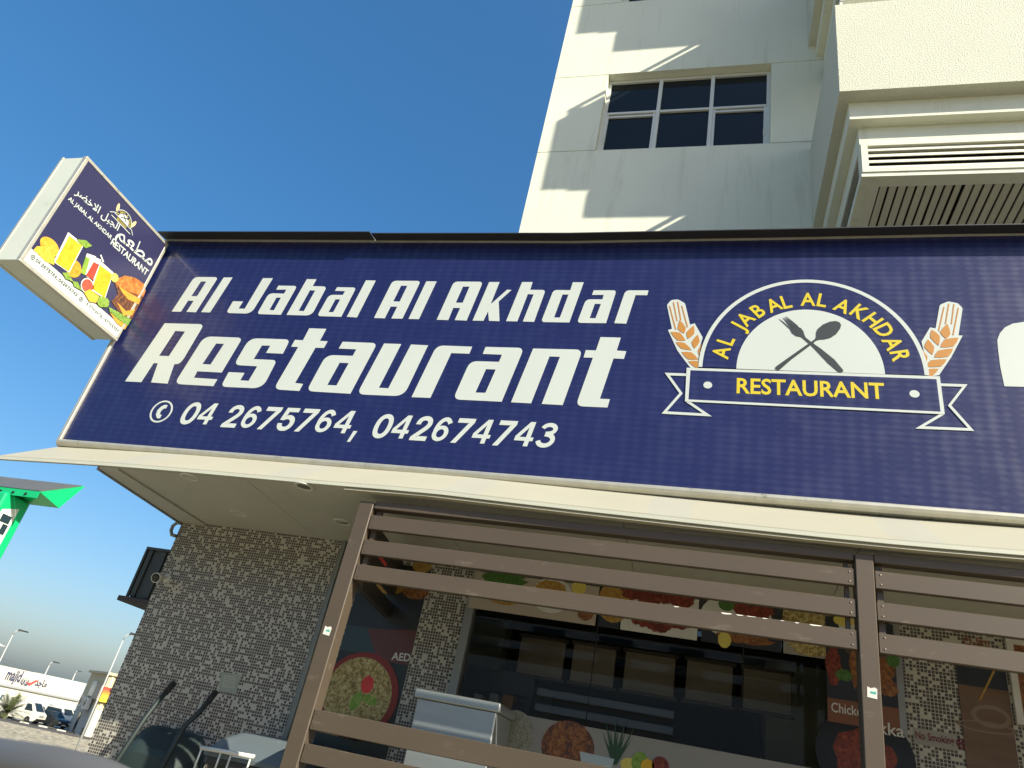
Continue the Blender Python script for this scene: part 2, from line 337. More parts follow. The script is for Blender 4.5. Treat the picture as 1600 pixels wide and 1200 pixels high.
SHAPES = {
 '4': [[[(.245, 0), (.34, 0), (.34, .115), (.405, .115), (.405, .195), (.34, .195), (.34, .53), (.235, .53), (.02, .21), (.02, .115), (.245, .115)], [(.245, .195), (.245, .405), (.107, .195)]]],
 '3': [[band(_arc(.205, .393, .128, .094, 172, -78)+[(.16, .292)], .088)], [band([(.16, .284)]+_arc(.205, .158, .145, .118, 80, -170), .092)]],
 '6': [[ell(.21, .168, .172, .176, n=32), ell(.21, .168, .080, .092, n=32)], [band(_arc(.228, .245, .145, .243, 196, 38), .092)]]}
for k_, sh_ in SHAPES.items():
    V_, T_ = [], []
    for z_, lp_ in enumerate(sh_):
        i_ = len(V_)//3; V_ += [c_ for L_ in lp_ for q in L_ for c_ in (q[0], q[1], z_*0.0002)]
        T_ += [i_+q for t_ in geometry.tessellate_polygon([[Vector((q[0], q[1], 0)) for q in L_] for L_ in lp_]) for q in t_]
    GLYPH[k_] = (.453, V_, T_)
_txt = {}
def text_shape(body, bold=0.0, res=3):
    key = (body, bold, res)
    if key in _txt: return _txt[key]
    if all(ch in GLYPH or ch == ' ' for ch in body):
        vs_, fs, x = [], [], 0.0
        for ch in body:
            if ch == ' ': x += 0.2; continue
            adv, V_, F_ = GLYPH[ch]; i = len(vs_)
            if isinstance(V_, str):
                V_ = [float(q) for q in V_.split()]; F_ = [int(q) for q in F_.split()]; V_ = [c_ for k in range(0, len(V_), 2) for c_ in (V_[k], V_[k+1], 0.0)]
            vs_ += [Vector((V_[k]+x, V_[k+1], V_[k+2])) for k in range(0, len(V_), 3)]; fs += [tuple(i+q for q in F_[k:k+3]) for k in range(0, len(F_), 3)]
            x += adv
        _txt[key] = (vs_, fs); return _txt[key]
    c = bpy.data.curves.new('text', 'FONT'); c.body = body; c.offset = bold; c.resolution_u = res; c.fill_mode = 'FRONT'
    o = bpy.data.objects.new('text', c); C.objects.link(o)
    dg = bpy.context.evaluated_depsgraph_get(); me = bpy.data.meshes.new_from_object(o.evaluated_get(dg))
    vs_ = [v.co.copy() for v in me.vertices]; fs = [tuple(p.vertices) for p in me.polygons]
    bpy.data.objects.remove(o); bpy.data.curves.remove(c); bpy.data.meshes.remove(me)
    _txt[key] = (vs_, fs); return _txt[key]
def text_mb(mb, body, fn, p0, p1, height=None, bold=0.0, shear=0.0, base=0.003, centre=False, res=3, cap=None):
    """text whose ink spans the 2d points p0 -> p1 on its baseline; height = ink height"""
    vs_, fs = text_shape(body, bold, res)
    x0 = min(v.x for v in vs_); x1 = max(v.x for v in vs_); y0 = min(v.y for v in vs_) if centre else 0.0; y1 = max(v.y for v in vs_)
    p0, p1 = Vector(p0), Vector(p1); d = p1-p0; w = d.length; ex = d.normalized(); ey = Vector((-ex.y, ex.x))
    h = height if height else w*(y1-y0)/(x1-x0); i = len(mb.v)
    for v in vs_:
        a = (v.x-x0)/(x1-x0)*w; b = (v.y-y0)/(y1-y0)*h
        q = p0+ex*(a+b*shear)+ey*b; mb.v.append(fn(q.x, q.y, base+v.z))
    for f in fs: mb.f.append(tuple(i+k for k in f))
    return mb
def text(name, body, fn, p0, p1, m, parent, **k): return build(name, text_mb(MB(), body, fn, p0, p1, **k), m, parent)
def wall_fn(Y): return lambda a, b, c: Vector((a, Y-c, b))      # faces -Y
def side_fn(X): return lambda a, b, c: Vector((X+c, a, b))      # faces +X, a runs along +Y
def xz(p): return (p.x, p.z)
# ================================================================== ground, road, paving
m_asph = mat('asphalt', (0.07, 0.062, 0.055), 0.9, 0.25, 3.0, 0.3, 60)
m_pave = grid_mat('yellow_block_paving', 0.42, 0.42, (0.29, 0.255, 0.18), (0.38, 0.34, 0.235), (0.19, 0.17, 0.13), 0.07, 0.3, 'xy', 0.85)
m_sand = mat('dusty_ground', (0.31, 0.295, 0.25), 0.95, 0.2, 0.3, 0.3, 20)
def sheet(name, rect_pts, dz, m):
    mb = MB(); mb.quad(*[Vector((p[0], p[1], gz(p[1])+dz)) for p in rect_pts]); o = build(name, mb, m); return struct(o)
mb = MB()
ys = [-300, YG0, YG1, 3000]
for a, b in zip(ys[:-1], ys[1:]):
    mb.quad((-2500, a, gz(a)), (2500, a, gz(a)), (2500, b, gz(b)), (-2500, b, gz(b)))
g = build('ground', mb, m_sand); struct(g)
# forecourt of block paving runs from the shop to the near kerb of the far road
k0 = onG(0, 1131); k1 = onG(150, 1163)
kd = (k1-k0); kd.z = 0; kd.normalize(); kn = Vector((-kd.y, kd.x, 0))
if kn.y < 0: kn = -kn
def along(base, s, t): p = base+kd*s+kn*t; return Vector((p.x, p.y, gz(p.y)))
mb = MB()
mb.quad((-90, -25, 0.004), (60, -25, 0.004), (60, YG0, 0.004), (-90, YG0, 0.004))
mb.quad((-90, YG0, 0.004), (60, YG0, 0.004), (60, YG1, GLOW+0.004), (-90, YG1, GLOW+0.004))
A, B = along(k0, -120, -0.2), along(k0, 110, -0.2)
mb.quad((-110, YG1, GLOW+0.004), (60, YG1, GLOW+0.004), (B.x, B.y, B.z+0.004), (A.x, A.y, A.z+0.004))
struct(build('pavement', mb, m_pave))
road_w = 9.0
mb = MB(); q = [along(k0, -120, 0.2), along(k0, 110, 0.2), along(k0, 110, road_w), along(k0, -120, road_w)]
mb.quad(*[p+Vector((0, 0, 0.006)) for p in q]); struct(build('road', mb, m_asph))
# painted kerb stones, black and pale by turns, on both sides of the road
m_kw = mat('kerb_pale_paint', (0.62, 0.6, 0.55), 0.8, 0.15, 8); m_kb = mat('kerb_black_paint', (0.035, 0.033, 0.03), 0.7, 0.2, 8)
kerb = struct(build('kerb', MB().box((0, 0, -0.05), (0.2, 0.2, -0.01)), m_kb, loc=along(k0, -2, 0)))
ROOT[kerb.name] = Vector(kerb.location)
for t, s0, n in ((0.0, -14, 26), (road_w+0.1, -22, 34)):
    for i in range(n):
        p0 = along(k0, s0+i*1.0, t); p1 = along(k0, s0+i*1.0+0.985, t); w = kn*0.2; h = Vector((0, 0, 0.14)); d = Vector((0, 0, -0.06))
        build('kerb_stone', MB().hexa([p0+d, p1+d, p1+d+w, p0+d+w, p0+h, p1+h, p1+h+w*0.85, p0+h+w*0.85]), m_kw if i % 2 else m_kb, kerb)

# ================================================================== apartment building above
YB, YF = 7.2, 5.2
H = 0.494*YB
m_cream = mat('cream_render', (0.685, 0.705, 0.585), 0.85, 0.08, 1.2, 0.2, 120, dirt=((0.40, 0.39, 0.31), 1.0, 0.55, 0.30), streak=(5, 5, 0.5))
m_cream_rough = mat('rough_cream_render', (0.555, 0.565, 0.47), 0.9, 0.06, 1.5, 0.5, 70, dirt=((0.42, 0.40, 0.32), 1.0, 0.60, 0.25), streak=(4, 4, 0.8))
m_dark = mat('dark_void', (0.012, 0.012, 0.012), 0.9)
m_alu = mat('white_aluminium', (0.62, 0.63, 0.58), 0.4, 0.05)
m_wglass = mat('dark_window_glass', (0.010, 0.015, 0.018), 0.06, 0.3, 1.0, spec=0.22)
XL = at(850, 195, YB).x
xw0, xw1 = at(943, 160, YB).x, at(1204.5, 160, YB).x
zsill, zlin = at(938, 234.7, YB).z, at(946, 117.3, YB).z
apt = thing('apartment_building', 'cream apartment building with stepped balconies rising behind the shop sign', 'building', (XL, YB, 0))
XR = 16.0
G = 0.014
build('backing_wall', MB().box((XL+0.02, YB+0.016, 0), (xw0-0.03, YB+0.3, 22)).box((xw1+0.03, YB+0.016, 0), (XR, YB+0.3, 22)).box((XL+0.3, YB+0.32, 0), (XR, YB+9, 22)), m_cream, apt)
for k in range(-1, 4):
    zs, zl = zsill+k*H, zlin+k*H; zn = zs+H
    build('wall_panel', MB().box((XL, YB, zs+G), (xw0, YB+0.30, zl-0.0)), m_cream, apt)
    build('wall_panel', MB().box((xw1, YB, zs+G), (XR, YB+0.30, zl-0.0)), m_cream, apt)
    build('wall_panel', MB().box((XL, YB, zl+G), (XR, YB+0.30, zn)), m_cream, apt)
    # window: three lights wide, two high, set back in the wall
    yr = YB+0.13
    win = build('window', MB().box((xw0, yr, zs), (xw0+0.05, yr+0.06, zl)).box((xw1-0.05, yr, zs), (xw1, yr+0.06, zl)).box((xw0+0.05, yr, zl-0.05), (xw1-0.05, yr+0.06, zl)).box((xw0+0.05, yr, zs), (xw1-0.05, yr+0.06, zs+0.03)), m_alu, apt)
    zm = zs+(zl-zs)*0.555
    cw = (xw1-xw0-0.1)/3
    for i in (1, 2):
        xc = xw0+0.05+cw*i; build('mullion', MB().box((xc-0.028, yr-0.012, zs+0.031), (xc+0.028, yr+0.055, zl-0.051), 0.004), m_alu, win)
    build('transom', MB().box((xw0+0.051, yr-0.006, zm-0.022), (xw1-0.051, yr+0.05, zm+0.022), 0.004), m_alu, win)
    for i in range(3):
        a = xw0+0.05+cw*i+(0.029 if i else 0.0); b = xw0+0.05+cw*(i+1)-(0.029 if i < 2 else 0)
        for z0, z1, low in ((zs+0.031, zm-0.023, 1), (zm+0.023, zl-0.051, 0)):
            if low and i != 1:   # opening sash with its own frame
                s = 0.035
                build('sash', MB().box((a, yr+0.004, z0), (a+s, yr+0.04, z1)).box((b-s, yr+0.004, z0), (b, yr+0.04, z1)).box((a+s, yr+0.004, z1-s-0.03), (b-s, yr+0.04, z1-0.03)), m_alu, win)
            build('pane', MB().box((a, yr+0.03, z0), (b, yr+0.038, z1)), m_wglass, win)
    build('latch', MB().box((xw1-0.09, yr-0.012, zs+0.3), (xw1-0.07, yr+0.004, zs+0.45), 0.003).box((xw0+0.07, yr-0.012, zs+0.3), (xw0+0.09, yr+0.004, zs+0.45), 0.003), m_alu, win)
build('window_reveal', MB().box((xw0-0.01, YB+0.2, 0), (xw1+0.01, YB+0.3, 22)), m_dark, apt)
# balconies: plain parapet, two stepped mouldings, louvred box with planked soffit
bx, bz = 0.1967*YF, 1.5+1.2614*YF
bzt = 1.5+1.5361*YF
y1_, x1_, z1_ = 5.349, bx+0.107, bz-0.24
y2_, x2_, z2_ = 5.466, bx+0.206, 1.5+1.0317*5.466
BXR = 12.0
m_plank = mat('soffit_plank', (0.58, 0.56, 0.46), 0.7, 0.18, 2.0, stretch=(8, 1, 8), dirt=((0.2, 0.18, 0.14), 14, 0.60, 0.5))
m_louv = mat('louvre_white', (0.68, 0.67, 0.57), 0.5, 0.06, 4)
for k in range(0, 3):
    dz = k*H
    bal = build('balcony', MB().box((bx, YF, bz+dz), (BXR, YF+0.16, bzt+dz)).box((bx, YF+0.16, bz+dz), (bx+0.16, YB-0.002, bzt+dz)).box((bx+0.16, YF+0.16, bz+dz), (BXR, YB-0.002, bz+0.25+dz)), m_cream_rough, apt)
    bal['label'] = 'projecting balcony with solid rendered parapet, stepped moulding and louvred box below'
    build('moulding', MB().box((x1_, y1_, z1_+dz), (BXR, y1_+0.15, bz+dz-0.002)).box((x1_, y1_+0.15, z1_+dz), (x1_+0.15, YB-0.002, bz+dz-0.002)), m_cream, bal)
    lt, lb = at(1355, 229, y2_).z, at(1358, 265.5, y2_).z
    xa = at(1355, 229, y2_).x
    b = MB()
    b.box((x2_, y2_, lt+dz), (BXR, y2_+0.1, z1_+dz-0.002)); b.box((x2_, y2_, z2_+dz), (BXR, y2_+0.1, lb+dz)); b.box((x2_, y2_, lb+dz), (xa, y2_+0.1, lt+dz))
    b.box((x2_, y2_+0.1, lt+dz), (x2_+0.1, YB-0.002, z1_+dz-0.002)); b.box((x2_, y2_+0.1, z2_+dz), (x2_+0.1, YB-0.002, lb+dz))
    build('louvre_box', b, m_cream, bal)
    build('louvre_trim', MB().box((xa-0.06, y2_-0.012, lt+dz), (BXR, y2_-0.002, lt+0.035+dz)).box((xa-0.06, y2_-0.012, lb-0.035+dz), (BXR, y2_-0.002, lb+dz)).box((xa-0.06, y2_-0.012, lb+dz), (xa, y2_-0.002, lt+dz)), m_louv, bal)
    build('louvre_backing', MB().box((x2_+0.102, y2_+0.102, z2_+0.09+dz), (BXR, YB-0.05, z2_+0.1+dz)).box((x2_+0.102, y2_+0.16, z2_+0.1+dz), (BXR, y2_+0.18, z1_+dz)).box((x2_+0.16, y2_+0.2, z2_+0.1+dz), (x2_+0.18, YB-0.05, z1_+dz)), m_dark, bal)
    ns = 4; hs = (lt-lb)/ns
    for i in range(ns):
        z = lb+hs*(i+0.16)+dz
        build('louvre_slat', MB().hexa([(xa, y2_-0.004, z), (BXR, y2_-0.004, z), (BXR, y2_+0.004, z), (xa, y2_+0.004, z), (xa, y2_+0.012, z+hs*0.60), (BXR, y2_+0.012, z+hs*0.60), (BXR, y2_+0.022, z+hs*0.60), (xa, y2_+0.022, z+hs*0.60)]), m_louv, bal)
        build('louvre_slat', MB().hexa([(x2_+0.004, y2_+0.12, z), (x2_+0.004, YB-0.1, z), (x2_-0.004, YB-0.1, z), (x2_-0.004, y2_+0.12, z), (x2_+0.022, y2_+0.12, z+hs*0.60), (x2_+0.022, YB-0.1, z+hs*0.60), (x2_+0.012, YB-0.1, z+hs*0.60), (x2_+0.012, y2_+0.12, z+hs*0.60)]), m_louv, bal)
    if k == 0:
        build('soffit_rim', MB().box((x2_+0.1, y2_+0.1, z2_), (BXR, y2_+0.14, z2_+0.06)).box((x2_+0.1, y2_+0.141, z2_), (x2_+0.18, YB-0.002, z2_+0.06)), m_louv, bal)
        pw = 0.0815; x = x2_+0.195; i = 0
        while x < 4.6:
            gp = 0.023 + (0.012 if i == 8 else 0)+random.uniform(-0.003, 0.003)
            sk = 0.02 if i == 6 else random.uniform(-0.003, 0.003)
            zz = z2_+0.004+random.uniform(0, 0.004)
            build('plank', MB().hexa([(x, y2_+0.143, zz), (x+pw-gp, y2_+0.143, zz), (x+pw-gp+sk*0.3, YB-0.004, zz), (x+sk, YB-0.004, zz), (x, y2_+0.143, zz+0.02), (x+pw-gp, y2_+0.143, zz+0.02), (x+pw-gp+sk*0.3, YB-0.004, zz+0.02), (x+sk, YB-0.004, zz+0.02)]), m_plank, bal)
            x += pw; i += 1
    # handrail
    rb = MB().box((bx+0.06, YF+0.04, bzt+0.13+dz), (BXR, YF+0.09, bzt+0.19+dz), 0.006)
    for i in range(8): rb.box((bx+0.06+i*1.4, YF+0.05, bzt+dz), (bx+0.09+i*1.4, YF+0.08, bzt+0.13+dz))
    rb.box((bx+0.06, YF+0.1, bzt+0.13+dz), (bx+0.11, YB-0.01, bzt+0.19+dz), 0.006)
    build('handrail', rb, m_alu, bal)
p = at(1462, 352, 6.6)
lampb = build('soffit_lamp', MB().box((p.x-0.16, 6.5, z2_-0.05), (p.x+0.16, 6.62, z2_), 0.01), mat('dark_plastic', (0.03, 0.03, 0.03), 0.5), apt)

# ================================================================== restaurant building
YW, YS, YSIGN, YSC = 4.9, 3.80, 4.2, 3.87
zsoff = 2.845
XWL = -4.17
m_mosaic = grid_mat('mosaic_tiles', 0.0195, 0.0195, (0.060, 0.048, 0.043), (0.46, 0.445, 0.38), (0.42, 0.41, 0.36), 0.11, 0.24, 'xz', 0.3)
m_mosaic_s = grid_mat('mosaic_tiles_side', 0.0195, 0.0195, (0.060, 0.048, 0.043), (0.46, 0.445, 0.38), (0.42, 0.41, 0.36), 0.11, 0.24, 'yz', 0.3)
m_soff = mat('grey_soffit_panel', (0.40, 0.40, 0.365), 0.55, 0.10, 2.0, dirt=((0.26, 0.255, 0.22), 5, 0.58, 0.4))
m_trim = mat('grey_metal_trim', (0.20, 0.21, 0.20), 0.45, 0.12, 8, metal=0.3)
m_galv = mat('weathered_aluminium', (0.50, 0.49, 0.42), 0.45, 0.2, 12, metal=0.55, dirt=((0.05, 0.045, 0.04), 9, 0.60, 0.8))
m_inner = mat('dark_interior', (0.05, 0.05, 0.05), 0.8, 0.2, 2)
xg0 = at(722, 980, YW).x; xg1 = at(1406, 1000, YW).x
shop = thing('restaurant_building', 'single storey restaurant with mosaic tiled walls under the navy sign', 'building', (XWL, YW, 0))
build('mosaic_wall', MB().box((XWL, YW, 0), (xg0, YW+0.2, zsoff)), m_mosaic, shop)
build('mosaic_wall', MB().box((xg1, YW, 0), (7.5, YW+0.2, zsoff)), m_mosaic, shop)
build('side_wall', MB().box((XWL+0.003, YW+0.2, 0), (XWL+0.2, YB, 4.6)), m_mosaic_s, shop)
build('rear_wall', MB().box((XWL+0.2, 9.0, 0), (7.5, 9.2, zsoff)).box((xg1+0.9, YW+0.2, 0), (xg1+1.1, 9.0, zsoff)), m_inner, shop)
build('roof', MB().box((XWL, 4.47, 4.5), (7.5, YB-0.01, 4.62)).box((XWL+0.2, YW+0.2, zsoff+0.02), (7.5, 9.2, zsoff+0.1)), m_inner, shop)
build('floor_slab', MB().box((XWL+0.2, YW+0.2, 0.01), (7.5, 9.0, 0.06)), mat('floor_tile', (0.25, 0.24, 0.22), 0.4), shop)
# window openings in the front: aluminium frame and glass
m_frame = mat('shopfront_aluminium', (0.30, 0.30, 0.28), 0.4, 0.1, metal=0.6)
m_glass = glass_mat('shop_glass', (0.84, 0.88, 0.87), 1.95)
fr = build('shopfront_frame', MB().box((xg0, YW-0.02, 0), (xg0+0.06, YW+0.08, zsoff)).box((xg1-0.05, YW-0.02, 0), (xg1, YW+0.08, zsoff)).box((xg0+0.06, YW-0.015, 0.02), (xg1-0.05, YW+0.08, 0.1)), m_frame, shop)
xs_ = [xg0+0.06, at(923, 1060, YW).x, at(1160, 1080, YW).x, xg1-0.05]
for a, b in zip(xs_[:-1], xs_[1:]):
    build('glass_pane', MB().quad((a+0.003, YW+0.03, 0.1), (b-0.003, YW+0.03, 0.1), (b-0.003, YW+0.03, zsoff), (a+0.003, YW+0.03, zsoff)), m_glass, fr)
for x in xs_[1:3]:
    build('glass_joint', MB().box((x-0.003, YW+0.026, 0.1), (x+0.003, YW+0.036, zsoff)), m_dark, fr)
# wall corner trim beside the screen
xt = at(541, 835, YW).x
build('corner_trim', MB().box((xt, YW-0.03, 0), (xt+0.035, YW-0.001, zsoff-0.004), 0.003), m_trim, shop)
# pipe loop at the wall top
pc = at(286, 820, YW-0.03)
build('conduit', MB().tube([(XWL+0.01, YW-0.02, zsoff-0.13), (XWL-0.03, YW-0.02, zsoff-0.125), (XWL-0.055, YW-0.02, zsoff-0.09), (XWL-0.055, YW-0.02, zsoff-0.05), (XWL-0.03, YW-0.02, zsoff-0.022), (XWL+0.01, YW-0.02, zsoff-0.022)], 0.014, 8), m_trim, shop, smooth=True)

# sloping canopy sheet under the sign
m_canopy = mat('cream_canopy_sheet', (0.37, 0.355, 0.28), 0.55, 0.06, 2.5, dirt=((0.40, 0.34, 0.2), 3.5, 0.60, 0.5))
m_canopy_b = mat('pale_canopy_sheet', (0.36, 0.355, 0.30), 0.5, 0.06, 2.5, dirt=((0.40, 0.34, 0.2), 3.5, 0.64, 0.4))
m_lip = mat('canopy_lip', (0.42, 0.43, 0.36), 0.5, 0.08, 6)
edge = [(0, 713), (160, 722.5), (260, 730), (500, 751.5), (660, 764), (900, 791.5), (1150, 819), (1350, 840), (1500, 853), (1600, 861)]
ep = [at(x, y, YS) for x, y in edge]
ep[0].x = -4.985
d = (ep[-1]-ep[-2]).normalized(); ep.append(ep[-1]+d*5.0)
can = thing('canopy', 'sunlit cream sloping canopy sheet along the bottom of the navy sign', 'canopy', tuple(ep[0]))
def ez(x):
    for a, b in zip(ep[:-1], ep[1:]):
        if x <= b.x or b is ep[-1]: return a.z+(b.z-a.z)*(x-a.x)/(b.x-a.x)
X = ep[0].x; i = 0
while X < 6.4:
    w = (0.98 if i % 2 == 0 else 0.24); X2 = min(X+w, 6.5)
    n = 3
    mb = MB()
    for j in range(n):
        a = X+(X2-X)*j/n; b = X+(X2-X)*(j+1)/n
        mb.hexa([(a, YS, ez(a)), (b, YS, ez(b)), (b, YSIGN+0.05, ez(b)+0.262*1.125), (a, YSIGN+0.05, ez(a)+0.262*1.125), (a, YS, ez(a)+0.006), (b, YS, ez(b)+0.006), (b, YSIGN+0.05, ez(b)+0.268*1.125), (a, YSIGN+0.05, ez(a)+0.268*1.125)])
    build('canopy_sheet', mb, m_canopy if i % 2 == 0 else m_canopy_b, can)
    mb = MB()
    for j in range(n):
        a = X+(X2-X)*j/n; b = X+(X2-X)*(j+1)/n
        mb.hexa([(a, YS-0.004, ez(a)-0.022), (b, YS-0.004, ez(b)-0.022), (b, YS+0.02, ez(b)-0.022), (a, YS+0.02, ez(a)-0.022), (a, YS-0.002, ez(a)-0.001), (b, YS-0.002, ez(b)-0.001), (b, YS+0.02, ez(b)-0.001), (a, YS+0.02, ez(a)-0.001)])
    build('canopy_lip', mb, m_lip, can)
    X = X2; i += 1
xb = at(540, 762, YS+0.02).x
mb = MB(); n = 16
for j in range(n):
    a = xb+(6.4-xb)*j/n; b = xb+(6.4-xb)*(j+1)/n
    mb.hexa([(a, YS+0.005, ez(a)-0.040), (b, YS+0.005, ez(b)-0.040), (b, YS+0.05, ez(b)-0.040), (a, YS+0.05, ez(a)-0.040), (a, YS+0.012, ez(a)-0.024), (b, YS+0.012, ez(b)-0.024), (b, YS+0.05, ez(b)-0.024), (a, YS+0.05, ez(a)-0.024)])
build('drip_edge', mb, m_canopy, can)

# soffit: ceiling panels with narrow joints, edge trim and round downlights; its front edge hangs from the canopy lip
YSF = YS+0.022
def fz(x): return ez(x)-0.026
def slab(a, b, dz0, dz1, ya=None, yb=None, a2=None, b2=None):
    a2 = a if a2 is None else a2; b2 = b if b2 is None else b2
    return MB().hexa([(a, YSF, fz(a)+dz0), (b, YSF, fz(b)+dz0), (b2, YW-0.002, zsoff+dz0), (a2, YW-0.002, zsoff+dz0), (a, YSF, fz(a)+dz1), (b, YSF, fz(b)+dz1), (b2, YW-0.002, zsoff+dz1), (a2, YW-0.002, zsoff+dz1)])
sx_seam = onZ(424, 787, zsoff).x
xsm = [-3.93]+[sx_seam+1.22*k for k in range(9)]; xsm[-1] = 6.4
sof = None
for a, b in zip(xsm[:-1], xsm[1:]):
    o_ = build('soffit' if sof is None else 'soffit_backing', slab(a, b, 0.012, 0.02), m_dark, shop if sof is None else sof); sof = sof or o_
for a, b in zip(xsm[:-1], xsm[1:]): build('soffit_panel', slab(a+0.002, b-0.002, 0.0, 0.011), m_soff, sof)
build('edge_trim', slab(-4.09, -3.932, -0.012, 0.02, a2=-4.18), m_soff, sof)
build('edge_angle', slab(-4.11, -4.091, -0.02, 0.04, a2=-4.205, b2=-4.181), m_trim, sof)
m_lamp = mat('frosted_downlight', (0.52, 0.52, 0.46), 0.35)
for px, py in ((295, 750), (473, 767), (372, 803), (534, 818)):
    c = onZ(px, py, zsoff); t_ = (c.y-YSF)/(YW-YSF); zc = fz(c.x)*(1-t_)+zsoff*t_; nv = Vector((0, (zsoff-fz(c.x))/(YW-YSF), -1)).normalized()
    d = build('downlight', MB().lathe((c.x, c.y, zc+0.001), nv, [(0, 0.066), (0.005, 0.066), (0.008, 0.060), (0.008, 0.050), (0.002, 0.048)], 28), m_lamp, sof, smooth=False)
    build('lens', MB().lathe((c.x, c.y, zc-0.0005), nv, [(0, 0.048), (0.001, 0.046)], 24), mat('downlight_lens', (0.10, 0.10, 0.09), 0.25), d)

# ================================================================== navy sign board
m_navy = sign_vinyl('navy_banner', (0.0075, 0.0125, 0.078))
m_white = mat('white_print', (0.475, 0.52, 0.495), 0.45, 0.04, 3)
m_yellow = mat('yellow_print', (0.55, 0.44, 0.014), 0.45, 0.04, 3)
m_orange = mat('orange_print', (0.42, 0.19, 0.035), 0.45, 0.05, 3)
m_char = mat('charcoal_print', (0.03, 0.035, 0.036), 0.45, 0.05, 3)
top = [at(264, 374.5, YSIGN), at(580, 376, YSIGN), at(900, 376.8, YSIGN), at(1250, 371, YSIGN), at(1500, 366, YSIGN), at(1600, 364.5, YSIGN)]
bot = [at(93, 688, YSIGN), at(1600, 806, YSIGN)]
X0 = -5.0; top[0].x = X0; bot[0].x = X0
X1 = 5.6
top.append(Vector((X1, YSIGN, top[-1].z))); bz_ = bot[0].z+(bot[1].z-bot[0].z)*(X1-X0)/(bot[1].x-X0)
sg = thing('shop_sign', 'long navy shop sign with white lettering and round emblem above the canopy', 'sign', (X0, YSIGN, bot[0].z))
fn = wall_fn(YSIGN)
loop = [(X0, bot[0].z), (X1, bz_)]+[(p.x, p.z) for p in reversed(top)]
flat('banner', [[loop]], fn, 0.02, m_navy, sg, base=-0.02)
build('sign_box', MB().hexa([(X0+0.01, YSIGN+0.025, bot[0].z+0.01), (X1, YSIGN+0.025, bz_+0.01), (X1, YSIGN+0.26, bz_+0.01), (X0+0.01, YSIGN+0.26, bot[0].z+0.01), (X0+0.01, YSIGN+0.025, top[0].z-0.005), (X1, YSIGN+0.025, top[-1].z-0.005), (X1, YSIGN+0.26, top[-1].z-0.005), (X0+0.01, YSIGN+0.26, top[0].z-0.005)]), m_trim, sg)
n = 24
pts = [(X0+(X1-X0)*i/n, YSIGN+0.004, bot[0].z+(bz_-bot[0].z)*i/n-0.022) for i in range(n+1)]
mb = MB(); mb.loft([[Vector(p)+Vector((0, y, z)) for y, z in ((-0.022, 0.026), (-0.030, 0.018), (-0.030, 0.004), (-0.022, -0.014), (-0.004, -0.026), (0.03, -0.03), (0.06, -0.03), (0.06, 0.026))] for p in pts])
build('bottom_frame', mb, m_galv, sg)
build('left_frame', MB().box((X0-0.012, YSIGN-0.022, bot[0].z-0.02), (X0+0.022, YSIGN+0.26, top[0].z-0.01), 0.004), m_galv, sg)
mb = MB(); mb.loft([[Vector((p.x, YSIGN+y, p.z+z)) for y, z in ((-0.02, -0.02), (-0.02, 0.022), (0.04, 0.022), (0.04, -0.02))] for p in top])
build('top_frame', mb, m_galv, sg)
m_flash = mat('black_flashing', (0.018, 0.018, 0.02), 0.6, 0.3, 5)
def tz(x):
    for a, b in zip(top[:-1], top[1:]):
        if x <= b.x: return a.z+(b.z-a.z)*(x-a.x)/(b.x-a.x)
    return top[-1].z
xl = at(581, 366, YSIGN-0.1).x
for xa_, xb_, o_, dr in ((X0-0.01, xl-0.006, 0.135, 0.05), (xl+0.006, X1, 0.12, 0.052)):
    n = 10; L = []
    for i in range(n+1):
        x = xa_+(xb_-xa_)*i/n; z = tz(x)+0.024
        L.append([Vector((x, YSIGN-o_, z-dr)), Vector((x, YSIGN-o_, z-dr+0.008)), Vector((x, YSIGN+0.3, z+0.008)), Vector((x, YSIGN+0.3, z))])
    build('top_flashing', MB().loft(L), m_flash, sg)

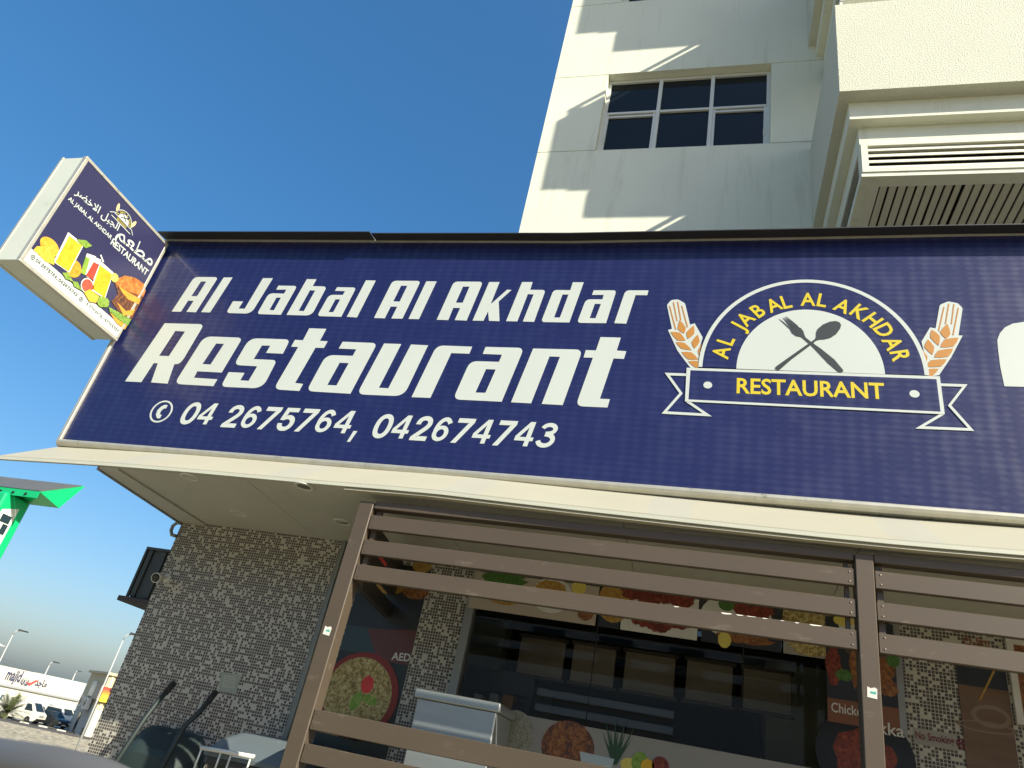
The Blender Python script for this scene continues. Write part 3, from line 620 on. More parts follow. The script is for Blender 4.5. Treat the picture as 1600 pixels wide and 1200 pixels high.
# lettering traced in the sign plane: (origin x, y, scale) of each tracing, then glyph outlines
def SP(o, p): q = at(o[0]+p[0]/o[2], o[1]+p[1]/o[2], YSIGN); return (q.x, q.z)
def glyph(o, loops):
    out = []
    for L in loops: out.append([SP(o, p) for p in fillet(L)])
    return out
Z1 = (190, 490, 8); Z2 = (340, 490, 8); Z3 = (470, 500, 8); Z4 = (640, 510, 8); Z5 = (790, 510, 8)
row2 = [
 glyph(Z1, [[(540, 122, 8), (1030, 134, 62), (738, 628, 110), (657, 634), (573, 876), (370, 862), (455, 622), (400, 620), (245, 858), (45, 848)], [(670, 218), (795, 225), (592, 533), (468, 528)]]),
 glyph(Z1, [[(1035, 285, 100), (1510, 303, 60), (1250, 738), (945, 722), (903, 803), (1197, 822), (1145, 908), (660, 880, 90)], [(1180, 375), (1282, 380), (1112, 638), (1010, 632)]]),
 glyph(Z2, [[(400, 308, 110), (905, 325, 60), (815, 503), (607, 493), (660, 402), (552, 400), (450, 570), (740, 583, 55), (560, 938, 130), (40, 915, 70), (140, 733), (335, 742), (283, 835), (388, 842), (497, 660), (205, 643, 80)]]),
 glyph(Z2, [[(1147, 185), (1358, 192), (1278, 342), (1375, 347), (1328, 430), (1222, 428), (968, 868), (1067, 880), (1020, 968), (700, 948, 90), (1010, 418), (920, 415), (968, 330), (1068, 335)]]),
 glyph(Z3, [[(525, 273), (955, 290, 68), (618, 923), (72, 890, 85), (318, 437, 105), (650, 450), (695, 368), (475, 358)], [(485, 535), (600, 540), (447, 820), (330, 813)]]),
 glyph(Z3, [[(1042, 295), (1255, 302), (975, 848), (1095, 855), (1378, 308), (1590, 318), (1285, 955, 125), (702, 930, 95)]]),
 glyph(Z4, [[(25, 885), (258, 895), (520, 335), (745, 343), (782, 255), (340, 238, 95)]]),
 glyph(Z4, [[(950, 258), (1430, 270, 80), (1150, 943), (543, 913, 90), (757, 434, 95), (1118, 445), (1155, 355), (915, 345)], [(955, 535), (1078, 540), (948, 832), (822, 828)]]),
 glyph(Z5, [[(345, 278), (962, 292, 85), (712, 985), (452, 970), (680, 382), (548, 377), (318, 963), (68, 950)]]),
 glyph(Z5, [[(1187, 135), (1440, 142), (1388, 303), (1508, 312), (1478, 408), (1348, 402), (1178, 905), (1303, 912), (1272, 1015), (875, 998, 95), (1092, 393), (975, 390), (1003, 298), (1130, 302)]]),
]
k9 = 1600/180
Z6 = (260, 420, k9); Z7 = (420, 420, k9); Z8 = (580, 430, 1600/120); Z9 = (680, 430, k9); Z10 = (840, 430, k9)
row1 = [
 glyph(Z6, [[(75, 595), (200, 597), (300, 443), (380, 447), (280, 600), (408, 605), (718, 118, 48), (389, 115, 62)], [(478, 178), (555, 178), (427, 382), (345, 382)]]),
 glyph(Z6, [[(798, 122), (918, 122), (605, 607), (485, 603)]]),
 glyph(Z6, [[(1342, 132), (1478, 132), (1175, 625, 90), (830, 615, 55), (927, 452), (1063, 455), (1000, 553), (1088, 557)]]),
 glyph(Z7, [[(135, 235), (393, 240, 42), (165, 640), (-164, 630, 50), (3, 340, 65), (213, 347), (245, 290), (105, 292)], [(105, 402), (170, 402), (72, 578), (7, 572)]]),
 glyph(Z7, [[(530, 145), (662, 148), (607, 242), (805, 248, 50), (592, 652, 85), (247, 642)], [(570, 300), (645, 303), (487, 590), (412, 585)]]),
 glyph(Z7, [[(950, 257), (1213, 262, 45), (1005, 668), (672, 658, 52), (838, 363, 62), (1030, 365), (1060, 312), (920, 308)], [(925, 425), (993, 427), (895, 605), (828, 602)]]),
 glyph(Z7, [[(1350, 162), (1485, 165), (1222, 677), (1085, 668)]]),
 glyph(Z8, [[(60, 893), (280, 900), (405, 655), (545, 658), (420, 905), (648, 908), (1030, 122, 75), (447, 118, 92)], [(620, 222), (755, 222), (595, 552), (457, 548)]]),
 glyph(Z8, [[(1150, 130), (1362, 132), (992, 918), (778, 913)]]),
 glyph(Z9, [[(22, 620), (180, 625), (250, 455), (348, 457), (272, 625), (435, 632), (663, 93, 52), (261, 90, 62)], [(385, 160), (478, 160), (382, 385), (285, 383)]]),
 glyph(Z9, [[(750, 97), (893, 97), (768, 408), (1000, 203), (1060, 207), (882, 365), (893, 640), (747, 635), (735, 500), (668, 635), (520, 632)]]),
 glyph(Z9, [[(1207, 97), (1352, 97), (1318, 205), (1533, 207, 46), (1372, 650), (1218, 645), (1368, 268), (1285, 265), (1140, 643), (985, 640)]]),
 glyph(Z10, [[(490, 100), (640, 100), (440, 658), (48, 652, 52), (222, 207, 52), (455, 210)], [(345, 270), (430, 270), (310, 590), (228, 588)]]),
 glyph(Z10, [[(780, 212), (1095, 212, 46), (950, 668), (548, 663, 52), (672, 337, 62), (900, 337), (920, 275), (755, 275)], [(793, 400), (880, 400), (805, 600), (722, 598)]]),
 glyph(Z10, [[(1065, 668), (1230, 675), (1360, 278), (1522, 280), (1540, 213), (1220, 212, 62)]]),
]
T = 0.002
for loops in row1+row2: flat('letter', [loops], fn, T, m_white, sg)
# the first curve of the next word runs out of the picture
Z11 = (1540, 480, 8.57)
flat('letter', [glyph(Z11, [[(250, 1060), (195, 800), (165, 560), (155, 440), (190, 350), (255, 275), (360, 222), (500, 200), (760, 196, 60), (1100, 300, 120), (1150, 1088)]])], fn, T, m_white, sg)
# telephone line
def S2(x, y): q = at(x, y, YSIGN); return (q.x, q.z)
def hz(x, y0, y1): return abs(at(x, y0, YSIGN).z-at(x, y1, YSIGN).z)
a = SP((220, 610, 1600/340), (275, 240)); b = SP((220, 610, 1600/340), (545, 248))
def phone(o, s, e, body, capc):
    p0, p1 = SP(o, s), SP(o, e); h = capc
    text('telephone_number', body, fn, p0, p1, m_white, sg, height=h, bold=0.022, shear=0.19, base=T)
o1 = (220, 610, 1600/340); o2 = (550, 630, 1600/340)
hh = hz(290, 626, 660)
phone(o1, (268, 240), (500, 252), '04', hh); phone(o1, (586, 263), (1520, 318), '2675764', hh)
phone(o1, (1540, 330), (1578, 332), ',', hz(550, 672, 686)*0.5)
phone(o2, (128, 246), (1470, 330), '042674743', hh)
c = S2(252, 643); rx = abs(S2(271, 643)[0]-c[0])*0.93; ry = rx
rx = 0.098
flat('telephone_symbol', [[ell(c[0], c[1], rx, rx), ell(c[0], c[1], rx*0.86, rx*0.86)],
     [[(c[0]+dx*rx, c[1]+dy*rx) for dx, dy in ((0.08, 0.62), (0.32, 0.60), (0.30, 0.30), (0.10, 0.26), (-0.06, 0.0), (-0.02, -0.26), (0.20, -0.30), (0.16, -0.62), (-0.10, -0.62), (-0.36, -0.3), (-0.40, 0.1), (-0.2, 0.45))]]], fn, T, m_white, sg)

# emblem
E1 = (1025, 430, 4.8); E2 = (1270, 430, 1200/260); E3 = (1200, 480, 1418/130)
pl, pr = Vector(SP(E1, (332, 690))), Vector(SP(E2, (822, 724))); cc = (pl+pr)/2; RX = (pr-pl).length/2; RY = SP(E1, (1140, 48))[1]-cc.y
tilt = math.degrees(math.atan2(pr.y-pl.y, pr.x-pl.x))
il, ir = Vector(SP(E1, (602, 704))), Vector(SP(E2, (520, 718))); ic = (il+ir)/2; IX = (ir-il).length/2; IY = SP(E1, (1140, 262))[1]-ic.y
w_ = 0.026
arc = ell(cc.x, cc.y, RX+w_/2, RY+w_/2, 0, 180, 60, tilt)+list(reversed(ell(cc.x, cc.y, RX-w_/2, RY-w_/2, 0, 180, 60, tilt)))
# wheat ears lie behind the arch
def poly(o, pts): return [SP(o, p) for p in pts]
wl_ = [[(82, 225, 12), (112, 188, 14), (165, 182, 14), (218, 212, 14), (255, 372), (290, 362), (350, 468), (322, 560), (318, 697), (262, 700), (215, 640), (160, 565), (90, 412), (120, 403)]]
wr_ = [[(915, 215, 14), (975, 190, 14), (1045, 203, 14), (1080, 238, 12), (1050, 435), (1080, 437), (998, 592), (910, 722), (820, 734), (822, 640), (783, 480), (845, 378), (885, 385)]]
flat('wheat_ear', [glyph(E1, wl_)], fn, T, m_white, sg); flat('wheat_ear', [glyph(E2, wr_)], fn, T, m_white, sg)
def leaf(o, pts):  # pointed leaf through 4 points
    p = [Vector(q) for q in pts]; n = len(p); L = []
    for i in range(n):
        a, b = p[i], p[(i+1) % n]; m_ = (a+b)/2; c_ = sum(p, Vector((0, 0)))/n; d_ = (m_-c_)*0.12
        L += [tuple(a), tuple(m_+d_)]
    return [SP(o, q) for q in L]
lv = [leaf(E1, q) for q in (((178, 338), (224, 395), (210, 438), (163, 405)), ((110, 428), (180, 433), (222, 490), (160, 490)), ((283, 380), (288, 440), (240, 480), (228, 430)), ((150, 503), (215, 510), (268, 563), (190, 552)), ((312, 447), (328, 500), (290, 552), (266, 505)), ((193, 578), (265, 580), (318, 632), (240, 632)), ((243, 647), (318, 646), (316, 697), (290, 690)), ((342, 518), (330, 560), (324, 600), (314, 570)))]
lv += [leaf(E2, q) for q in (((970, 352), (992, 425), (960, 460), (916, 412)), ((858, 395), (915, 440), (908, 510), (846, 450)), ((1050, 452), (1015, 515), (920, 522), (950, 465)), ((830, 465), (875, 520), (862, 575), (803, 520)), ((1012, 530), (975, 590), (876, 594), (905, 545)), ((965, 608), (925, 660), (818, 662), (850, 615)), ((908, 677), (860, 730), (824, 730), (824, 680)), ((788, 540), (826, 590), (818, 630), (800, 580)))]
st = [[SP(E1, p) for p in stroke(a, b, 9)] for a, b in (((103, 235), (148, 405)), ((132, 208), (158, 340)), ((164, 205), (186, 335)), ((195, 235), (236, 388)))]
st += [[SP(E2, p) for p in stroke(a, b, 9)] for a, b in (((945, 235), (908, 400)), ((980, 212), (957, 350)), ((1017, 215), (1000, 350)), ((1048, 242), (1012, 430)))]
for q in lv: flat('wheat_grain', [[q]], fn, T, m_orange, sg, base=T)
for q in st: flat('wheat_bristle', [[q]], fn, T, m_orange, sg, base=T-0.0005)
flat('emblem_field', [[ell(cc.x, cc.y, RX-w_/2, RY-w_/2, 0, 180, 60, tilt)]], fn, T, m_navy, sg, base=T*1.5)
flat('emblem_arch', [[arc], [ell(ic.x, ic.y, IX, IY, 0, 180, 50, tilt)]], fn, T, m_white, sg, base=T*2)
# ribbon
rib = [SP(E1, (230, 697)), SP(E2, (914, 733)), SP(E2, (950, 1006)), SP(E1, (217, 950))]
ri2 = [SP(E1, (258, 716)), SP(E2, (890, 753)), SP(E2, (920, 988)), SP(E1, (243, 935))]
flat('ribbon_outline', [[rib, ri2]], fn, T, m_white, sg, base=T*2)
flat('ribbon_field', [[ri2]], fn, T, m_navy, sg, base=T*2)
for o, P in ((E1, [(234, 749), (84, 744), (188, 888), (62, 1032), (385, 1050), (232, 946)]), (E2, [(916, 792), (1096, 798), (985, 942), (1140, 1115), (770, 1100), (940, 1000)])):
    flat('ribbon_tail', [[[SP(o, p) for p in band(P, 19)]]], fn, T, m_white, sg, base=T*1.2)
dots = []
for o, p in ((E1, (388, 828)), (E2, (731, 860))):
    c = SP(o, p); dots.append([ell(c[0], c[1], 0.028, 0.026, n=20)])
for q in dots: flat('ribbon_dot', [q], fn, T, m_white, sg, base=T*3)
text('emblem_lettering', 'RESTAURANT', fn, SP(E1, (604, 886)), SP(E2, (520, 895)), m_yellow, sg, height=hz(1260, 592, 616), bold=0.02, base=T*3+0.001)
mb = MB()
for o, p, ch in [(E1, (486, 582), 'A'), (E1, (522, 492), 'L'), (E1, (610, 388), 'J'), (E1, (668, 330), 'A'), (E1, (762, 270), 'B'), (E1, (880, 226), 'A'), (E1, (975, 203), 'L'), (E1, (1138, 184), 'A'), (E2, (68, 184), 'L'), (E2, (215, 224), 'A'), (E2, (337, 268), 'K'), (E2, (432, 326), 'H'), (E2, (515, 400), 'D'), (E2, (578, 495), 'A'), (E2, (632, 585), 'R')]:
    q = Vector(SP(o, p)); d = q-cc; d = Vector((d.x/RX/RX, d.y/RY/RY)).normalized(); ex = Vector((d.y, -d.x))
    vs_, fs = text_shape(ch, 0.02); wd = (max(v.x for v in vs_)-min(v.x for v in vs_)); ht = max(v.y for v in vs_)
    hh_ = 0.108; ww = min(wd/ht*hh_*0.86, 0.095)
    a = q-ex*ww/2-d*hh_/2; text_mb(mb, ch, fn, a, a+ex*ww, height=hh_, bold=0.02, base=T*3+0.001)
build('emblem_lettering', mb, m_yellow, sg)
cut = [
 [(715, 640), (760, 622), (900, 720), (1130, 905), (1280, 1085), (1275, 1110), (1240, 1122), (1200, 1115), (1020, 960), (860, 790)],
 [(560, 515), (612, 470), (640, 530), (770, 632), (720, 650), (600, 545)],
 [(370, 372), (400, 392), (440, 368), (485, 338), (560, 370), (605, 430), (612, 490), (575, 517), (480, 500), (410, 450)],
 [(188, 208), (270, 270), (402, 392), (372, 378), (345, 355)], [(255, 185), (440, 365), (408, 390)], [(290, 175), (470, 345), (440, 368)], [(310, 165), (500, 325), (530, 360), (482, 342)],
 [(825, 440), (850, 380), (930, 310), (1050, 260), (1150, 248), (1215, 270), (1243, 320), (1225, 380), (1160, 470), (1070, 530), (960, 557), (880, 560), (820, 580), (765, 632), (732, 605), (815, 540), (825, 500)],
 [(690, 632), (745, 640), (690, 685), (400, 900), (200, 1075), (165, 1085), (125, 1050), (140, 1020), (350, 870)]]
flat('cutlery', [[poly(E3, q)] for q in cut], fn, T, m_char, sg, base=T*3+0.001)
# ================================================================== projecting box sign
XF = -4.93
BZ = (0, 230, 3.75)
def B(px, py): q = onX(px/3.75, 230+py/3.75, XF); return (q.y, q.z)
fb = side_fn(XF)
yo, yi = 0.7426*YSIGN, YSIGN-0.035
zt_, zb_ = 1.5+0.8742*YSIGN, 1.5+0.6216*YSIGN
bl_ = thing('box_sign', 'square box sign printed with juices and a burger, projecting left of the long sign', 'sign', (XF, yi, zb_))
m_box = mat('pale_box_metal', (0.52, 0.56, 0.50), 0.45, 0.08, 3, dirt=((0.3, 0.3, 0.26), 4, 0.62, 0.4))
build('sign_case', MB().box((XF-0.25, yo, zb_), (XF-0.012, yi, zt_), 0.006), m_box, bl_)
fwid = 0.022
for a, b in (((yo-0.006, zb_-0.006), (yi+0.004, zb_+fwid)), ((yo-0.006, zt_-fwid), (yi+0.004, zt_+0.006)), ((yo-0.006, zb_+fwid), (yo+fwid, zt_-fwid)), ((yi-fwid, zb_+fwid), (yi+0.004, zt_-fwid))):
    build('face_frame', MB().box((XF-0.03, a[0], a[1]), (XF+0.006, b[0], b[1]), 0.002), m_galv, bl_)
    build('rear_frame', MB().box((XF-0.258, a[0], a[1]), (XF-0.235, b[0], b[1]), 0.002), m_galv, bl_)
m_navy2 = mat('navy_print', (0.026, 0.026, 0.075), 0.35, 0.12, 2.0)
ya, yb_, za, zb2 = yo+fwid, yi-fwid, zb_+fwid, zt_-fwid
flat('printed_face', [[[(ya, za), (yb_, za), (yb_, zb2), (ya, zb2)]]], fb, 0.006, m_navy2, bl_, base=-0.006)
zs1 = (B(195, 600)[1]+B(735, 1072)[1])/2
flat('white_strip', [[[(ya, za), (yb_, za), (yb_, zs1), (ya, zs1)]]], fb, 0.0012, m_white, bl_)
L1 = 0.0025
def V(p, q): return abs(B(*p)[1]-B(*q)[1])
text('arabic_lettering', '\ufeae\ufec0\ufea7\ufefb\ufe8d \ufede\ufe92\ufea0\ufedf\ufe8d', fb, B(437, 268), B(688, 490), m_white, bl_, height=V((440, 190), (440, 250)), bold=0.012, base=L1, res=2)
text('arabic_lettering', '\ufee2\ufecc\ufec4\ufee3', fb, B(676, 522), B(884, 700), m_white, bl_, height=V((780, 500), (780, 600)), bold=0.012, base=L1, res=2)
text('lettering', 'AL JABAL AL AKHDAR', fb, B(396, 306), B(648, 542), m_white, bl_, height=V((397, 268), (397, 300)), bold=0.018, base=L1)
text('lettering', 'RESTAURANT', fb, B(645, 565), B(856, 754), m_white, bl_, height=V((760, 615), (760, 664)), bold=0.022, base=L1)
text('telephone_number', '04 2675764, 042674743', fb, B(205, 667), B(447, 876), m_char, bl_, height=V((300, 720), (300, 745)), bold=0.012, base=L1)
text('telephone_number', '\u0660\u0664 \u0662\u0666\u0667\u0665\u0667\u0666\u0664, \u0660\u0664\u0662\u0666\u0667\u0664\u0667\u0664\u0663', fb, B(497, 918), B(692, 1088), m_char, bl_, height=V((600, 985), (600, 1010)), bold=0.012, base=L1)
sy = []
for p in ((192, 645), (474, 890)):
    c = B(*p); sy.append([ell(c[0], c[1], 0.017, 0.020, n=20), ell(c[0], c[1], 0.012, 0.015, n=20)]); sy.append([ell(c[0], c[1], 0.005, 0.009, n=10)])
flat('telephone_symbol', sy, fb, 0.001, m_char, bl_, base=0.0015)
# small copy of the emblem
c = Vector(B(720, 432)); r = 0.098
flat('emblem', [[ell(c.x, c.y, r, r*0.92, 0, 180, 30)+list(reversed(ell(c.x, c.y, r*0.93, r*0.86, 0, 180, 30)))], [ell(c.x, c.y, r*0.62, r*0.60, 0, 180, 24)],
   [[(c.x-r*1.2, c.y-0.045), (c.x+r*1.2, c.y-0.045), (c.x+r*1.2, c.y-0.038), (c.x-r*1.2, c.y-0.038)]], [[(c.x-r*1.2, c.y-0.006), (c.x+r*1.2, c.y-0.006), (c.x+r*1.2, c.y), (c.x-r*1.2, c.y)]],
   [stroke((c.x-r*1.2, c.y-0.01), (c.x-r*1.45, c.y-0.03), 0.006)], [stroke((c.x+r*1.2, c.y-0.01), (c.x+r*1.45, c.y-0.03), 0.006)]], fb, 0.001, m_white, bl_, base=0.0015)
flat('wheat_ear', [[ell(c.x-r*1.02, c.y+r*0.55, r*0.15, r*0.42, n=14, rot=14)], [ell(c.x+r*1.02, c.y+r*0.55, r*0.15, r*0.42, n=14, rot=-14)]], fb, 0.001, mat('cream_print', (0.7, 0.52, 0.25), 0.45), bl_, base=0.0015)
flat('cutlery', [[stroke((c.x-r*0.3, c.y+r*0.12), (c.x+r*0.28, c.y+r*0.5), r*0.07)], [stroke((c.x+r*0.3, c.y+r*0.12), (c.x-r*0.28, c.y+r*0.5), r*0.07)], [ell(c.x+r*0.3, c.y+r*0.5, r*0.12, r*0.09, n=12, rot=35)]], fb, 0.001, m_char, bl_, base=0.003)
mb = MB()
for i, ch in enumerate('AL JABAL AL AKHDAR'):
    if ch == ' ': continue
    t = R(172-164*i/17); q = c+Vector((math.cos(t), math.sin(t)*0.93))*r*0.77; d = Vector((math.cos(t), math.sin(t))); ex = Vector((d.y, -d.x))
    text_mb(mb, ch, fb, q-ex*r*0.055-d*r*0.07, q+ex*r*0.055-d*r*0.07, height=r*0.15, bold=0.01, base=0.003, res=1)
text_mb(mb, 'RESTAURANT', fb, (c.x-r*0.6, c.y-0.034), (c.x+r*0.6, c.y-0.034), height=0.02, bold=0.01, base=0.003, res=1)
build('emblem_lettering', mb, m_yellow, bl_)
# printed fruit, juices and burger
f_mango = food('print_mango', [(0.54, 0.165, 0.015), (0.6, 0.315, 0.022), (0.637, 0.413, 0.06)], 14)
f_cube = food('print_mango_cubes', [(0.488, 0.225, 0.015), (0.637, 0.39, 0.03), (0.675, 0.488, 0.112)], 60)
f_juice = food('print_orange_juice', [(0.576, 0.274, 0.011), (0.634, 0.374, 0.014), (0.662, 0.446, 0.036)], 10)
f_red = food('print_red_juice', [(0.42, 0.035, 0.021), (0.504, 0.07, 0.035)], 20)
f_green = food('print_green_juice', [(0.143, 0.273, 0.026), (0.26, 0.377, 0.052)], 20)
f_lime = food('print_lime', [(0.06, 0.15, 0.012), (0.18, 0.3, 0.036), (0.3, 0.372, 0.09)], 40)
f_lemon = food('print_lemon', [(0.56, 0.434, 0.035), (0.616, 0.546, 0.175)], 50)
f_grape = food('print_grapefruit', [(0.413, 0.03, 0.022), (0.562, 0.112, 0.06)], 60)
f_bun = food('print_bun', [(0.22, 0.06, 0.015), (0.45, 0.15, 0.03), (0.62, 0.28, 0.07)], 24)
f_patty = food('print_patty', [(0.03, 0.012, 0.008), (0.10, 0.04, 0.02), (0.35, 0.12, 0.04)], 45)
f_cheese = food('print_cheese', [(0.60, 0.24, 0.03), (0.75, 0.34, 0.05)], 25)
f_leaf = food('print_lettuce', [(0.03, 0.08, 0.01), (0.15, 0.28, 0.04), (0.35, 0.45, 0.12)], 70)
f_glass = mat('print_glass_white', (0.72, 0.72, 0.66), 0.4)
def pb(pts): return [B(*p) for p in pts]
def circ(x, y, rr, n=22, ry=None):
    a = Vector(B(x, y)); return ell(a.x, a.y, rr, ry or rr, n=n)
def prt(name, shapes, m, lev): flat(name, [[s] for s in shapes], fb, 0.0008, m, bl_, base=0.0015+lev*0.0012)
prt('printed_fruit', [circ(290, 583, 0.088, ry=0.062)], f_mango, 0); prt('printed_fruit', [circ(432, 712, 0.068, ry=0.07)], f_mango, 0)
prt('printed_fruit', [pb([(195, 600), (215, 580), (265, 582), (320, 632), (315, 690), (262, 668)])], f_cube, 1)
prt('printed_glass', [pb([(398, 498), (490, 572), (404, 735), (312, 672)])], f_glass, 1)
prt('printed_juice', [pb([(404, 518), (480, 578), (400, 728), (322, 674)])], f_juice, 2)
prt('printed_leaf', [pb([(445, 540), (500, 545), (537, 578), (500, 592), (468, 568)])], f_lime, 3)
prt('printed_glass', [pb([(508, 622), (560, 640), (530, 760), (470, 735)])], f_glass, 1); prt('printed_juice', [pb([(500, 640), (525, 652), (497, 750), (470, 735)])], f_green, 2)
prt('printed_glass', [pb([(545, 640), (590, 660), (560, 780), (505, 760)])], f_glass, 2); prt('printed_juice', [pb([(545, 672), (578, 688), (543, 778), (500, 752)])], f_red, 3)
prt('printed_glass', [pb([(580, 662), (662, 735), (612, 888), (530, 836)])], f_glass, 3); prt('printed_juice', [pb([(582, 690), (655, 745), (610, 880), (535, 830)])], f_juice, 4)
prt('printed_straw', [pb([(583, 632), (589, 630), (606, 672), (598, 674)])], f_glass, 4)
prt('printed_fruit', [circ(668, 765, 0.038)], f_lemon, 5); prt('printed_fruit', [circ(508, 812, 0.062)], f_glass, 4); prt('printed_fruit', [circ(508, 812, 0.054)], f_grape, 5)
prt('printed_fruit', [pb([(487, 850), (520, 832), (575, 872), (558, 912), (520, 905)])], f_cube, 6); prt('printed_fruit', [circ(592, 905, 0.046), circ(612, 910, 0.04)], f_lime, 6)
prt('printed_leaf', [pb([(360, 735), (395, 735), (425, 790), (380, 770)]), pb([(420, 785), (450, 790), (475, 840), (430, 815)])], f_lime, 6)
prt('printed_burger_bun', [pb([(672, 800), (690, 768), (730, 752), (790, 765), (838, 800), (850, 840), (838, 876), (760, 850)])], f_bun, 3)
prt('printed_burger_filling', [pb([(672, 800), (760, 848), (838, 874), (800, 950), (770, 1010), (690, 960), (650, 905), (690, 860)])], f_patty, 2)
prt('printed_cheese', [pb([(690, 812), (770, 862), (820, 890), (808, 920), (745, 890), (712, 850)]), pb([(680, 905), (735, 960), (788, 950), (770, 985), (720, 985)])], f_cheese, 4)
prt('printed_lettuce', [pb([(632, 935), (690, 965), (765, 1010), (745, 1045), (680, 1000), (640, 965)])], f_leaf, 4)
prt('printed_burger_bun', [pb([(640, 968), (690, 1010), (742, 1045), (728, 1068), (680, 1030)])], f_cheese, 3)

# ================================================================== slatted screen in front of the shop
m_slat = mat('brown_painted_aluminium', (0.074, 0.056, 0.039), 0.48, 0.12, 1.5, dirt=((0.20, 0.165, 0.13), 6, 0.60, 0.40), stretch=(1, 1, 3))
m_slat_shade = mat('shaded_slat_brown', (0.022, 0.019, 0.017), 0.45)  # near-black tone standing for the shade on the side return slats
m_screw = mat('dull_screw', (0.13, 0.11, 0.09), 0.4, metal=0.6)
m_bare = mat('bare_pale_metal', (0.75, 0.73, 0.66), 0.5)
scr = thing('slat_screen', 'brown horizontal slat screen enclosing the front of the restaurant', 'screen', (-2.1, YSC, 0))
pz = 2.83
px0, px1 = at(566, 770, 3.85).x, at(589, 769, 3.85).x
qx0, qx1 = at(1336, 871, 3.85).x, at(1364.5, 871, 3.85).x
for a, b in ((px0, px1), (qx0, qx1), (3.55, 3.64)):
    build('post', MB().box((a, 3.85, 0), (b, 3.95, pz-0.01), 0.004), m_slat, scr)
zz = [(2.80, 2.84), (2.654, 2.742), (2.498, 2.588), (2.345, 2.437), (1.543, 1.643), (1.386, 1.477), (0.95, 1.05), (0.32, 0.42)]
bays = ((px1+0.004, qx0-0.004), (qx1+0.004, 3.546))
for a, b in bays:
    for i, (z0, z1) in enumerate(zz):
        if i == 0:
            build('header', MB().box((a, YSC-0.012, z0-0.015), (b, YSC+0.06, pz), 0.003), m_slat, scr); continue
        o = build('slat', MB().box((a, YSC-0.012, z0), (b, YSC+0.022, z1), 0.003), m_slat, scr)
        for xs1 in (a+0.025, b-0.025):
            for zz1 in (z0+0.02, z1-0.02): build('screw', MB().lathe((xs1, YSC-0.0115, zz1), (0, -1, 0), [(0, 0.005), (0.002, 0.0045), (0.003, 0.002)], 8), m_screw, o)
    for xa_, xb_ in ((a+0.012, a+0.042), (b-0.042, b-0.022)):
        build('channel', MB().box((xa_, YSC+0.024, 2.34), (xb_, YSC+0.055, 2.78)), m_slat, scr)
# side return towards the wall, its shade put into a darker slat colour
rx0, rx1 = px0+0.03, px0+0.06
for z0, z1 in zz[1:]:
    build('slat', MB().hexa([(rx0, 3.955, z0), (rx1+0.02, 3.955, z0), (rx1-0.13, YW-0.005, z0), (rx0-0.15, YW-0.005, z0), (rx0, 3.955, z1), (rx1+0.02, 3.955, z1), (rx1-0.13, YW-0.005, z1), (rx0-0.15, YW-0.005, z1)]), m_slat_shade, scr)
# worn paint along one slat edge
def chips(x0, y0, x1, y1, n):
    for i in range(n):
        t = (i+random.uniform(0, 0.5))/n; a = at(x0+(x1-x0)*t, y0+(y1-y0)*t, YSC-0.012); w = random.uniform(0.015, 0.06); h = random.uniform(0.003, 0.008)
        zt = [z1 for z0, z1 in zz if abs(z1-a.z) < 0.03]
        z = zt[0]-0.001 if zt else a.z
        flat('bare_patch', [[[(a.x, z-h*0.6), (a.x+w*0.3, z-h), (a.x+w*0.8, z-h*0.7), (a.x+w, z-h*0.3), (a.x+w, z), (a.x, z)]]], wall_fn(YSC-0.012), 0.001, m_bare, scr)
chips(1116, 958, 1290, 980, 7); chips(1050, 948, 1090, 953, 1)
m_stick = mat('white_sticker', (0.62, 0.62, 0.56), 0.6); m_teal = mat('teal_print', (0.05, 0.35, 0.30), 0.6)
for (px, py), lab in (((511, 985), 'small torn white and teal sticker on the left screen post'), ((1363, 1082), 'small torn white and teal sticker on the right screen post')):
    c = at(px, py, 3.846)
    s = thing('sticker', lab, 'sticker', tuple(c), 'torn stickers on the screen posts')
    flat('paper', [[[(c.x-0.022, c.z-0.022), (c.x+0.02, c.z-0.026), (c.x+0.022, c.z+0.018), (c.x+0.012, c.z+0.024), (c.x-0.004, c.z+0.018), (c.x-0.02, c.z+0.024)]]], wall_fn(3.8495), 0.001, m_stick, s)
    flat('print', [[[(c.x-0.008, c.z-0.004), (c.x+0.016, c.z-0.006), (c.x+0.016, c.z+0.006), (c.x-0.008, c.z+0.004)]]], wall_fn(3.8495), 0.0008, m_teal, s, base=0.001)

# ================================================================== posters and window prints (flat prints at the wall)
def W(px, py, Y=YW): q = at(px, py, Y); return (q.x, q.z)
def rect(a, b): return [(a[0], a[1]), (b[0], a[1]), (b[0], b[1]), (a[0], b[1])]
fw_ = wall_fn(YW)
f_rice = food('print_rice', [(0.05, 0.03, 0.01), (0.22, 0.15, 0.04), (0.42, 0.35, 0.14), (0.55, 0.50, 0.30)], 42)
f_meat = food('print_red_meat', [(0.021, 0.004, 0.003), (0.154, 0.021, 0.01), (0.28, 0.063, 0.021)], 45)
f_chick = food('print_grilled_chicken', [(0.03, 0.012, 0.006), (0.204, 0.072, 0.018), (0.348, 0.168, 0.048)], 40)
f_herb = food('print_herbs', [(0.012, 0.042, 0.006), (0.048, 0.132, 0.018), (0.12, 0.228, 0.048)], 80)
f_fries = food('print_fries', [(0.18, 0.072, 0.012), (0.36, 0.204, 0.036), (0.42, 0.3, 0.09)], 50)
f_pale = food('print_pale_rice', [(0.06, 0.06, 0.042), (0.24, 0.24, 0.18), (0.36, 0.36, 0.3)], 70)
m_pbg = mat('print_dark_ground', (0.022, 0.026, 0.03), 0.35, 0.3, 3); m_plate = mat('print_plate', (0.55, 0.55, 0.52), 0.4)
